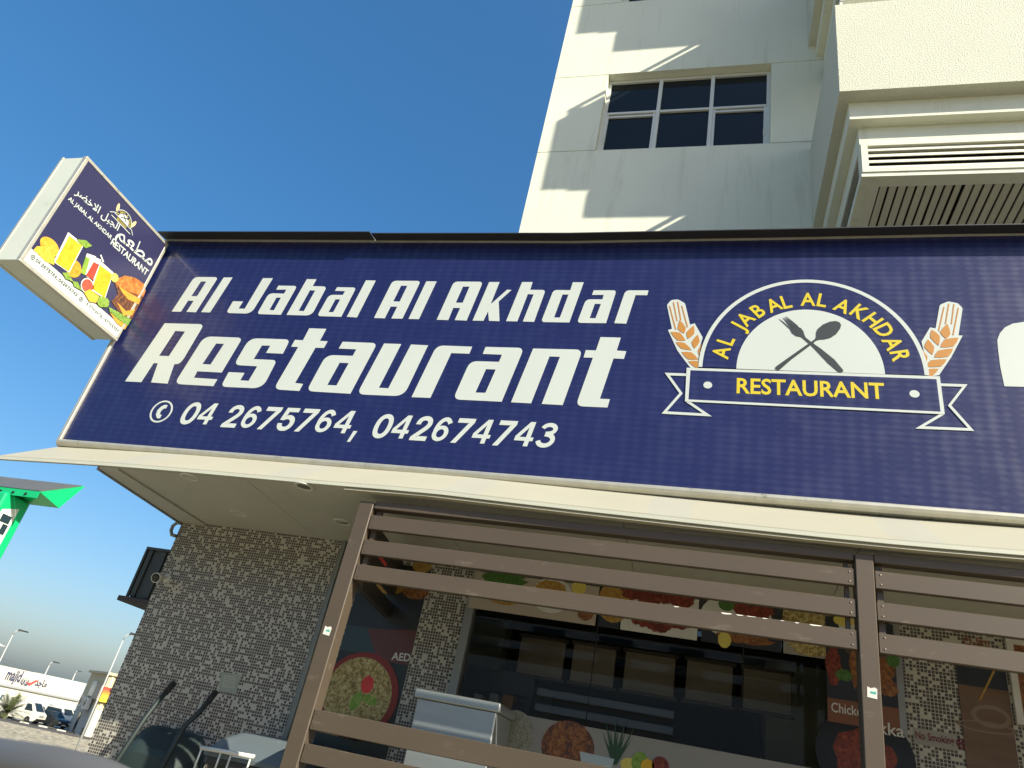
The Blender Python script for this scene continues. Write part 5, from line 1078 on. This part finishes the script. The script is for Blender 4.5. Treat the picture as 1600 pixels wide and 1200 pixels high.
# ================================================================== the street behind, down at the left
def plane(P, e):      # vertical plane through P with horizontal direction e; returns picture->(s,h) and (s,h,c)->world
    P = Vector(P); e = Vector((e[0], e[1], 0)).normalized(); nrm_ = Vector((e.y, -e.x, 0))
    def inv(x, y):
        d = ray(x, y); t = (P-EYE).dot(nrm_)/d.dot(nrm_); q = EYE+d*t; return ((q-P).dot(e), q.z)
    def fn_(s, h, c): return P+e*s+nrm_*c+Vector((0, 0, h-P.z))
    return inv, fn_
def boxp(mb, fn_, s0, s1, h0, h1, c0, c1):
    return mb.hexa([fn_(s0, h0, c0), fn_(s1, h0, c0), fn_(s1, h0, c1), fn_(s0, h0, c1), fn_(s0, h1, c0), fn_(s1, h1, c0), fn_(s1, h1, c1), fn_(s0, h1, c1)])
m_wwall = mat('white_warehouse_wall', (0.50, 0.48, 0.39), 0.85, 0.05, 0.4); m_bpane = mat('blue_grey_pane', (0.05, 0.10, 0.14), 0.15); m_dkblue = mat('dark_blue_letter', (0.02, 0.025, 0.08), 0.5); m_redl = mat('red_letter', (0.4, 0.03, 0.03), 0.5)
m_acw = mat('white_unit', (0.6, 0.6, 0.55), 0.5); m_grey_ = mat('mid_grey', (0.25, 0.26, 0.26), 0.6)
Pm = Vector((-84, 86, GLOW)); inv, fm_ = plane(Pm, (0.66, 0.75))
def K(x, y): return inv(x/5, 960+y/5)      # tracing of the lower left corner
wh_ = thing('warehouse', 'long white warehouse with dark blue lettering in the far street', 'building', tuple(Pm))
s0 = K(-400, 600)[0]; s1 = K(560, 800)[0]
hT = (K(0, 385)[1]+K(330, 478)[1])/2; hB = (K(0, 540)[1]+K(550, 665)[1])/2
mb = MB(); boxp(mb, fm_, s0, s1, GLOW-0.5, hT, -18, 0); build('wall', mb, m_wwall, wh_)
mb = MB(); boxp(mb, fm_, s0, s1, hB-0.12, hB+0.12, 0, 0.25); build('ledge', mb, m_grey_, wh_)
mb = MB(); boxp(mb, fm_, K(340, 480)[0], s1+22, hT-3.5, hT+0.2, -40, -18.2); build('rear_hall', mb, mat('blue_grey_cladding', (0.18, 0.24, 0.27), 0.6), wh_)
for x0, y0, x1, y1 in ((25, 568, 92, 600), (228, 622, 298, 648), (392, 658, 448, 684)):
    a, b = K(x0, (y0+y1)/2), K(x1, (y0+y1)/2); h = 1.0
    hc = hB-1.45
    mb = MB(); boxp(mb, fm_, a[0], b[0], hc-h/2, hc+h/2, 0, 0.06); w = build('window', mb, m_acw, wh_)
    mb = MB(); boxp(mb, fm_, a[0]+0.12, b[0]-0.12, hc-h/2+0.12, hc+h/2-0.12, 0.06, 0.08); build('pane', mb, m_bpane, w)
hl = hB+(hT-hB)*0.42; ts = 0.10
def wtext(body, x0, x1, ym_, hgt, m_, bold=0.02, dz=0):
    a, b = K(x0, ym_), K(x1, ym_+ (x1-x0)*0.2)
    hh0 = (a[1]+b[1])/2+dz
    text('lettering', body, lambda s, h, c: fm_(s, h, c), (a[0], hh0), (b[0], hh0), m_, wh_, height=hgt, bold=bold, base=0.06)
wtext('majid', 36, 152, 505, 1.35, m_dkblue, 0.03); wtext('\ufeea\ufed4\ufee8\ufecb', 152, 215, 545, 0.95, m_dkblue, 0.03); wtext('\ufeaa\ufe9f\ufe8e\ufee3', 268, 358, 552, 0.9, m_dkblue, 0.03)
a = K(232, 535); flat('heart_mark', [[[(a[0]-0.4, a[1]), (a[0]+0.1, a[1]-0.35), (a[0]+0.9, a[1]+0.5), (a[0]+0.5, a[1]+0.45), (a[0]+0.1, a[1]+0.05)]]], fm_, 0.05, m_redl, wh_, base=0.02)
# outdoor air conditioner units on the warehouse wall
def ac_unit(fn_, s, h, w, hh_, label, two=False, depth=0.45):
    o = thing('air_conditioner', label, 'air conditioner', tuple(fn_(s, h, 0.1)), 'outdoor air conditioner units')
    mb = MB(); boxp(mb, fn_, s-w/2, s+w/2, h, h+hh_, 0.12, 0.12+depth); build('case', mb, m_acw, o)
    for k in range(2 if two else 1):
        hc = h+hh_*(0.5 if not two else (0.27+0.46*k)); r_ = min(w, hh_/(2 if two else 1))*0.38
        c_ = fn_(s, hc, 0.125+depth); nn = (fn_(0, 0, 1)-fn_(0, 0, 0))
        f_ = build('fan_guard', MB().lathe(c_, nn, [(0, r_), (0.03, r_*0.95), (0.03, r_*0.8), (0.005, r_*0.78)], 18), m_blk, o)
        build('fan_hub', MB().lathe(c_+nn*0.02, nn, [(0, r_*0.3), (0.03, r_*0.25)], 12), m_grey_, f_)
    mb = MB(); boxp(mb, fn_, s-w/2-0.05, s+w/2+0.05, h-0.08, h-0.001, 0, 0.6); build('bracket', mb, m_grey_, o)
hu = hB-3.0
for x, two, lab in ((238, False, 'left of two square outdoor air conditioner units on the warehouse wall'), (288, False, 'right of two square outdoor air conditioner units on the warehouse wall'), (352, True, 'tall double fan outdoor unit on the warehouse wall')):
    s = K(x, 680)[0]; ac_unit(fm_, s, hu-(0.2 if two else 0), 1.15, 1.9 if two else 1.05, lab, two)
# small two storey kiosk building with a red and yellow sign
Pc = onG(130, 1152); e_l = Vector((-0.80, 0.60, 0)); e_r = Vector((0.60, 0.80, 0))
kb = thing('corner_building', 'small beige building with red and yellow sign across the far road', 'building', tuple(Pc))
m_beige = mat('beige_wall', (0.50, 0.44, 0.28), 0.85, 0.05, 0.5); m_lowgrey = mat('grey_plinth', (0.42, 0.42, 0.38), 0.85, 0.05, 0.5); m_rib = mat('pale_yellow_rib', (0.66, 0.60, 0.36), 0.7)
invr, fr_ = plane(Pc, e_r); invl, fl_0 = plane(Pc, (-e_l.x, -e_l.y))
ht = invr(169.5, 1050)[1]; hsg = invr(160, 1072)[1]; hmid = invr(146, 1106)[1]; hs0 = invr(152, 1095)[1]
Wd, Ln = 7.0, 9.0
def prism4(h0, h1, o=0.0):
    a = Pc+(-e_l)*o-e_r*o*1.0; 
    P4 = [Pc-e_r*o-e_l*o, Pc+e_r*(Wd+o)-e_l*o, Pc+e_r*(Wd+o)+e_l*(Ln+o), Pc-e_r*o+e_l*(Ln+o)]
    return MB().loft([[Vector((p.x, p.y, h0)) for p in P4], [Vector((p.x, p.y, h1)) for p in P4]])
build('lower_wall', prism4(GLOW-0.3, hmid), m_lowgrey, kb); build('upper_wall', prism4(hmid, ht-0.25, -0.02), m_beige, kb); build('roof_slab', prism4(ht-0.25, ht, 0.3), m_beige, kb)
mb = MB(); boxp(mb, fr_, 0.02, Wd, GLOW, hmid-0.05, 0.01, 0.05); build('white_front', mb, m_wwall, kb)
for i in range(14):
    mb = MB(); s = 0.25+i*0.48; boxp(mb, fr_, s, s+0.28, hmid+0.02, ht-0.3, 0.0, 0.09); build('rib', mb, m_rib, kb)
sgm = bpy.data.materials.new('red_yellow_sign'); sgm.use_nodes = True; n_ = sgm.node_tree.nodes; l_ = sgm.node_tree.links
gg = n_.new('ShaderNodeNewGeometry'); sx_ = n_.new('ShaderNodeSeparateXYZ'); l_.new(gg.outputs['Position'], sx_.inputs[0])
mr = n_.new('ShaderNodeMapRange'); mr.inputs[1].default_value = hs0; mr.inputs[2].default_value = hsg; l_.new(sx_.outputs[2], mr.inputs[0])
cr = n_.new('ShaderNodeValToRGB'); cr.color_ramp.elements[0].color = (0.8, 0.62, 0.02, 1); cr.color_ramp.elements[1].color = (0.62, 0.04, 0.02, 1); cr.color_ramp.elements[1].position = 0.85
l_.new(mr.outputs[0], cr.inputs[0]); l_.new(cr.outputs[0], n_['Principled BSDF'].inputs['Base Color'])
mb = MB(); boxp(mb, fr_, -0.1, 5.5, hs0, hsg, 0.12, 0.45); sb_ = build('sign_panel', mb, sgm, kb)
mb = MB(); boxp(mb, fl_0, -2.6, 0.05, hs0+0.1, hsg+0.1, 0.02, 0.3); build('side_sign', mb, mat('faded_pink_sign', (0.40, 0.33, 0.24), 0.6), kb)
hc = (hs0+hsg)/2
flat('sign_mark', [[ell(0.9, hc+0.45, 0.42, 0.36, 20, 200, 16)], [rect((1.6, hc-0.4), (2.3, hc-0.1))], [rect((0.7, hc-0.75), (1.0, hc-0.1))], [ell(2.0, hc-0.3, 0.3, 0.3, n=12)]], fr_, 0.02, m_blk, kb, base=0.451)
for s, w, h0, h1, nm, mm in ((-4.9, 2.2, hs0+0.3, hsg+0.4, 'window', m_bpane), (-1.3, 0.7, GLOW, GLOW+0.8, 'vent_box', m_blk), (-5.6, 0.9, GLOW, GLOW+2.0, 'side_door', m_blk)):
    mb = MB(); boxp(mb, fl_0, s-w/2, s+w/2, h0, h1, 0.01, 0.06); build(nm, mb, mm if nm != 'window' else mat('pale_blue_window', (0.35, 0.42, 0.42), 0.3), kb)
ac_unit(fl_0, -5.6, hmid-0.2, 1.5, 1.1, 'left grey air conditioner unit on the shaded side of the beige building'); ac_unit(fl_0, -3.2, hmid-0.35, 1.7, 1.15, 'right grey air conditioner unit on the shaded side of the beige building')

# ---- vehicles
m_vw = mat('white_car_paint', (0.66, 0.64, 0.55), 0.3, 0.03, coat=0.5); m_vb = mat('black_car_paint', (0.02, 0.022, 0.022), 0.35, 0.1, coat=0.15); m_vg = mat('car_glass', (0.015, 0.022, 0.025), 0.08); m_hl = mat('headlight', (0.6, 0.6, 0.58), 0.15)
def vehicle(name, label, cat, P, fwd, prof, glass, L_, W_, wheels, paint, wr=0.34, group=None):
    P = Vector(P); f = Vector((fwd[0], fwd[1], 0)).normalized(); r_ = Vector((f.y, -f.x, 0)); up_ = Vector((0, 0, 1))
    o = thing(name, label, cat, tuple(P), group)
    w3 = lambda x, y, z: P+f*x+r_*y+up_*z
    loops = []
    zmax = max(p[1] for p in prof)
    for y, ins in ((-W_/2, 0.0), (-W_/2+0.03, 0), (W_/2-0.03, 0), (W_/2, 0.0)):
        e = abs(y) >= W_/2-0.001
        loops.append([w3(x*(0.985 if e else 1), y*(1-0.16*max(0, (z-0.95))/max(0.4, zmax-0.95)), z-(0.03 if e and z > 0.5 else 0)) for x, z in prof])
    build('body', MB().loft(loops), paint, o)
    for s in (-1, 1):
        for q in glass:
            def sd(x, z, k): return w3(x, s*((W_/2)*(1-0.16*max(0, (z-0.95))/max(0.4, zmax-0.95))+k), z)
            build('side_window', MB().loft([[sd(x, z, 0.0) for x, z in q], [sd(x, z, 0.012) for x, z in q]]), m_vg, o)
    for x in wheels:
        for s in (-1, 1):
            t_ = build('wheel', MB().lathe(w3(x, s*(W_/2-0.2), wr), r_*s, [(0, wr*0.6), (0.0, wr), (0.19, wr), (0.215, wr*0.9), (0.215, wr*0.62)], 20), m_tyre, o)
            build('rim', MB().lathe(w3(x, s*(W_/2-0.2), wr)+r_*s*0.2, r_*s, [(0, wr*0.62), (0.012, wr*0.58), (0.012, wr*0.2), (0.02, wr*0.15)], 16), m_rim, t_)
    return o, w3
van_prof = [(-2.35, 0.45), (-2.4, 1.0), (-2.3, 1.95), (-2.1, 2.12), (1.0, 2.12), (1.35, 2.0), (2.05, 1.22), (2.38, 1.02), (2.42, 0.45), (2.2, 0.28), (-2.2, 0.3)]
vf = Vector((0.90, 0.20, 0))
Pv = (onG(27, 1126)); 
van, w3 = vehicle('delivery_van', 'white panel van parked at the far kerb before the warehouse', 'van', Pv, vf, van_prof, [[(0.75, 1.2), (1.72, 1.2), (1.25, 1.85), (0.75, 1.85)]], 4.8, 1.85, (-1.45, 1.5), m_vw)
build('windscreen', MB().loft([[w3(2.06, -0.72, 1.24), w3(2.06, 0.72, 1.24), w3(1.40, 0.62, 1.98), w3(1.40, -0.62, 1.98)], [w3(2.075, -0.72, 1.255), w3(2.075, 0.72, 1.255), w3(1.415, 0.62, 1.995), w3(1.415, -0.62, 1.995)]]), m_vg, van)
for s in (-1, 1): build('headlight', MB().hexa([w3(2.40, s*0.85, 0.75), w3(2.40, s*0.5, 0.75), w3(2.43, s*0.5, 0.75), w3(2.43, s*0.85, 0.75), w3(2.38, s*0.85, 0.98), w3(2.38, s*0.5, 0.98), w3(2.41, s*0.5, 0.98), w3(2.41, s*0.85, 0.98)]), m_hl, van)
build('grille', MB().hexa([w3(2.41, -0.45, 0.72), w3(2.41, 0.45, 0.72), w3(2.435, 0.45, 0.72), w3(2.435, -0.45, 0.72), w3(2.39, -0.45, 0.95), w3(2.39, 0.45, 0.95), w3(2.42, 0.45, 0.95), w3(2.42, -0.45, 0.95)]), m_grey_, van)
build('bumper', MB().hexa([w3(2.3, -0.92, 0.3), w3(2.3, 0.92, 0.3), w3(2.47, 0.88, 0.3), w3(2.47, -0.88, 0.3), w3(2.3, -0.92, 0.58), w3(2.3, 0.92, 0.58), w3(2.48, 0.88, 0.58), w3(2.48, -0.88, 0.58)]), m_blk, van)
car_prof = [(-2.25, 0.4), (-2.3, 0.8), (-2.2, 1.0), (-1.5, 1.06), (-0.85, 1.5), (0.35, 1.52), (1.1, 1.04), (2.0, 0.88), (2.25, 0.7), (2.28, 0.4), (2.0, 0.25), (-2.0, 0.25)]
suv_prof = [(-2.3, 0.5), (-2.35, 1.0), (-2.2, 1.75), (-1.9, 1.86), (0.45, 1.84), (1.15, 1.2), (2.1, 1.08), (2.35, 0.9), (2.38, 0.5), (2.1, 0.32), (-2.1, 0.32)]
def screens(v, w3, suv):
    if suv: a, b, c_, d_ = 1.13, 1.22, 0.50, 1.80
    else: a, b, c_, d_ = 1.08, 1.06, 0.40, 1.49
    build('windscreen', MB().loft([[w3(a, -0.7, b), w3(a, 0.7, b), w3(c_, 0.58, d_), w3(c_, -0.58, d_)], [w3(a+0.015, -0.7, b+0.015), w3(a+0.015, 0.7, b+0.015), w3(c_+0.015, 0.58, d_+0.015), w3(c_+0.015, -0.58, d_+0.015)]]), m_vg, v)
    x = 2.36 if suv else 2.25; z = 0.85 if suv else 0.62
    for s in (-1, 1): build('headlight', MB().hexa([w3(x, s*0.82, z-0.1), w3(x, s*0.5, z-0.1), w3(x+0.04, s*0.5, z-0.1), w3(x+0.04, s*0.82, z-0.1), w3(x-0.03, s*0.82, z+0.06), w3(x-0.03, s*0.5, z+0.06), w3(x+0.02, s*0.5, z+0.06), w3(x+0.02, s*0.82, z+0.06)]), m_hl, v)
    build('number_plate', MB().hexa([w3(x+0.03, -0.26, z-0.3), w3(x+0.03, 0.26, z-0.3), w3(x+0.045, 0.26, z-0.3), w3(x+0.045, -0.26, z-0.3), w3(x+0.03, -0.26, z-0.18), w3(x+0.03, 0.26, z-0.18), w3(x+0.045, 0.26, z-0.18), w3(x+0.045, -0.26, z-0.18)]), m_hl, v)
sg_ = [[(-0.8, 1.08), (0.95, 1.06), (0.3, 1.44), (-0.7, 1.44)]]; ug = [[(-2.0, 1.22), (0.95, 1.22), (0.4, 1.72), (-1.95, 1.72)]]
v, w3 = vehicle('parked_car', 'black parked car in front of the white van by the warehouse', 'car', onG(73, 1136)+Vector((-2.0, 2.2, 0)), (0.85, -0.1), car_prof, sg_, 4.5, 1.8, (-1.4, 1.4), m_vb, 0.33, 'cars parked by the warehouse'); screens(v, w3, False)
v, w3 = vehicle('parked_car', 'white parked off-road car behind the black car by the warehouse', 'car', onG(82, 1134)+Vector((-3.0, 4.0, 0)), (0.85, -0.1), suv_prof, ug, 4.7, 1.85, (-1.45, 1.45), m_vw, 0.38, 'cars parked by the warehouse'); screens(v, w3, True)
v, w3 = vehicle('parked_car', 'white parked car half hidden beside the beige building', 'car', onG(93, 1135)+Vector((-2.4, 3.4, 0)), (0.85, -0.1), suv_prof, ug, 4.7, 1.85, (-1.45, 1.45), m_vw, 0.38, 'cars parked by the warehouse'); screens(v, w3, True)

# ---- street lamps
m_pole = mat('galvanised_pole', (0.36, 0.37, 0.36), 0.5, 0.05)
def lamp(px, py, Y, label, base=None, h_arm=0.6):
    top_ = at(px, py, Y); d = Vector((top_.x, top_.y, 0)).normalized(); rr2 = Vector((d.y, -d.x, 0))
    bs = Vector((top_.x, top_.y, gz(Y)))-rr2*h_arm
    o = thing('street_lamp', label, 'street lamp', tuple(bs), 'street lamps of the far road')
    sc = Y/70.0
    build('pole', MB().tube([bs, Vector((bs.x, bs.y, top_.z-0.5))], [0.09*sc+0.015, 0.05*sc+0.01], 8), m_pole, o, smooth=True)
    build('arm', MB().tube([Vector((bs.x, bs.y, top_.z-0.52)), Vector((bs.x, bs.y, top_.z-0.15))+rr2*0.08, Vector((top_.x, top_.y, top_.z))-rr2*0.2], 0.05*sc+0.01, 8), m_pole, o, smooth=True)
    q = top_; w = 0.16+0.05*sc
    build('lamp_head', MB().hexa([q-rr2*0.35-d*w+Vector((0, 0, -0.06)), q+rr2*0.55-d*w+Vector((0, 0, -0.05)), q+rr2*0.55+d*w+Vector((0, 0, -0.05)), q-rr2*0.35+d*w+Vector((0, 0, -0.06)), q-rr2*0.35-d*w*0.6+Vector((0, 0, 0.1)), q+rr2*0.5-d*w*0.6+Vector((0, 0, 0.06)), q+rr2*0.5+d*w*0.6+Vector((0, 0, 0.06)), q-rr2*0.35+d*w*0.6+Vector((0, 0, 0.1))]), m_blk, o)
lamp(35, 986, 60, 'tall street lamp rising at the far left edge beside the warehouse'); lamp(87, 1035, 92, 'short distant street lamp standing above the warehouse roof'); lamp(211, 992, 46, 'nearest street lamp partly hidden by the mosaic wall edge'); lamp(124, 1049, 150, 'tiny farthest street lamp behind the warehouse')
# ---- overhead wires and mast
mast = thing('power_mast', 'pale power line mast cut by the left picture edge', 'mast', tuple(at(-6, 1100, 130)*1))
mp_ = at(1, 1000, 130); mpb = Vector((mp_.x-1.5, mp_.y-1.5, GLOW))
build('pole', MB().tube([mpb, (mpb.x, mpb.y, mp_.z)], [0.5, 0.25], 8), m_pole, mast)
build('crossarm', MB().tube([(mpb.x-2.4, mpb.y-2.4, mp_.z-1.5), (mpb.x+2.4, mpb.y+2.4, mp_.z-1.0)], 0.15, 6).tube([(mpb.x+2.2, mpb.y+2.2, mp_.z-1.0), (mpb.x, mpb.y, mp_.z)], 0.1, 6), m_pole, mast)
m_wire = mat('grey_wire', (0.10, 0.10, 0.10), 0.6)
for i, (ya_, yb2) in enumerate(((1017, 1062), (1024, 1066), (1031, 1071), (1037, 1075))):
    a, b = at(-20, ya_-4, 130), at(190, yb2+18, 170)
    pts = [a.lerp(b, t/10)-Vector((0, 0, 2.2*4*(t/10)*(1-t/10))) for t in range(11)]
    tag(build('overhead_wire', MB().tube(pts, 0.035, 5, True), m_wire, loc=tuple(a)), ['uppermost', 'second', 'third', 'lowest'][i]+' of the thin overhead wires crossing the hazy sky', 'wire', 'overhead wires')
# ---- date palm at the left edge
Pp = onG(4, 1123)+Vector((1.5, -1.5, 0)); Pp.z = GLOW
pt = thing('palm_tree', 'dusty young palm beside the white van at the left edge', 'tree', tuple(Pp))
m_trunk = mat('palm_trunk', (0.16, 0.11, 0.07), 0.9, 0.3, 6); m_frond = mat('palm_frond', (0.10, 0.12, 0.045), 0.6, 0.35, 3)
build('trunk', MB().tube([Pp, Pp+Vector((0.05, 0, 0.35)), Pp+Vector((0.1, 0.05, 0.7))], [0.28, 0.24, 0.22], 10), m_trunk, pt)
rnd = random.Random(3); topP = Pp+Vector((0.1, 0.05, 0.65)); mb = MB()
for i in range(60):
    az = rnd.uniform(0, 2*math.pi); el = rnd.uniform(0.05, 1.35); ln = rnd.uniform(2.0, 2.9)
    d = Vector((math.cos(az)*math.cos(el), math.sin(az)*math.cos(el), math.sin(el))); pts = []
    for k in range(9):
        t = k/8; pts.append(topP+d*ln*t-Vector((0, 0, 0.9*t*t*(1.2-el*0.5))))
    sdv = Vector((-math.sin(az), math.cos(az), 0))
    for k in range(1, 9):
        p, q = pts[k-1], pts[k]; fd_ = (q-p).normalized()
        mb.quad(p, p+fd_*0.05, q+fd_*0.05, q)
        for s in (-1, 1):
            for u in (0.0, 0.34, 0.67):
                b_ = p.lerp(q, u); tip = b_+(sdv*s*0.75+fd_*0.6+Vector((0, 0, 0.1)))*(0.5*math.sin(math.pi*min(1, (k+u)/9.2))+0.08)
                mb.f.append((len(mb.v), len(mb.v)+1, len(mb.v)+2)); mb.v += [b_, b_+fd_*0.06, tip]
build('crown', mb, m_frond, pt)

# ---- unseen block added behind the viewer to shape the reflections in the shop glass
ob = thing('reflection_block', 'unseen pale banded block added behind the viewer for the shop glass reflections', 'building', (-8, -36, 0))
m_ob = mat('dark_grey_render', (0.22, 0.22, 0.21), 0.8, 0.1, 0.3); m_obb = mat('pale_band', (0.70, 0.72, 0.70), 0.7, 0.05, 0.5)
build('wall', MB().box((-46, -46, 0), (34, -36, 11)), m_ob, ob)
for i in range(4): build('pale_band', MB().box((-9.5, -35.98, 3.7+i*0.85), (-1.5, -35.7, 4.1+i*0.85)), m_obb, ob)  # bands added to give the light stripes in the glass reflection
for i in range(18): build('window', MB().box((-44+i*4.2, -35.99, 8.6), (-42+i*4.2, -35.9, 10.2)), m_wglass, ob)
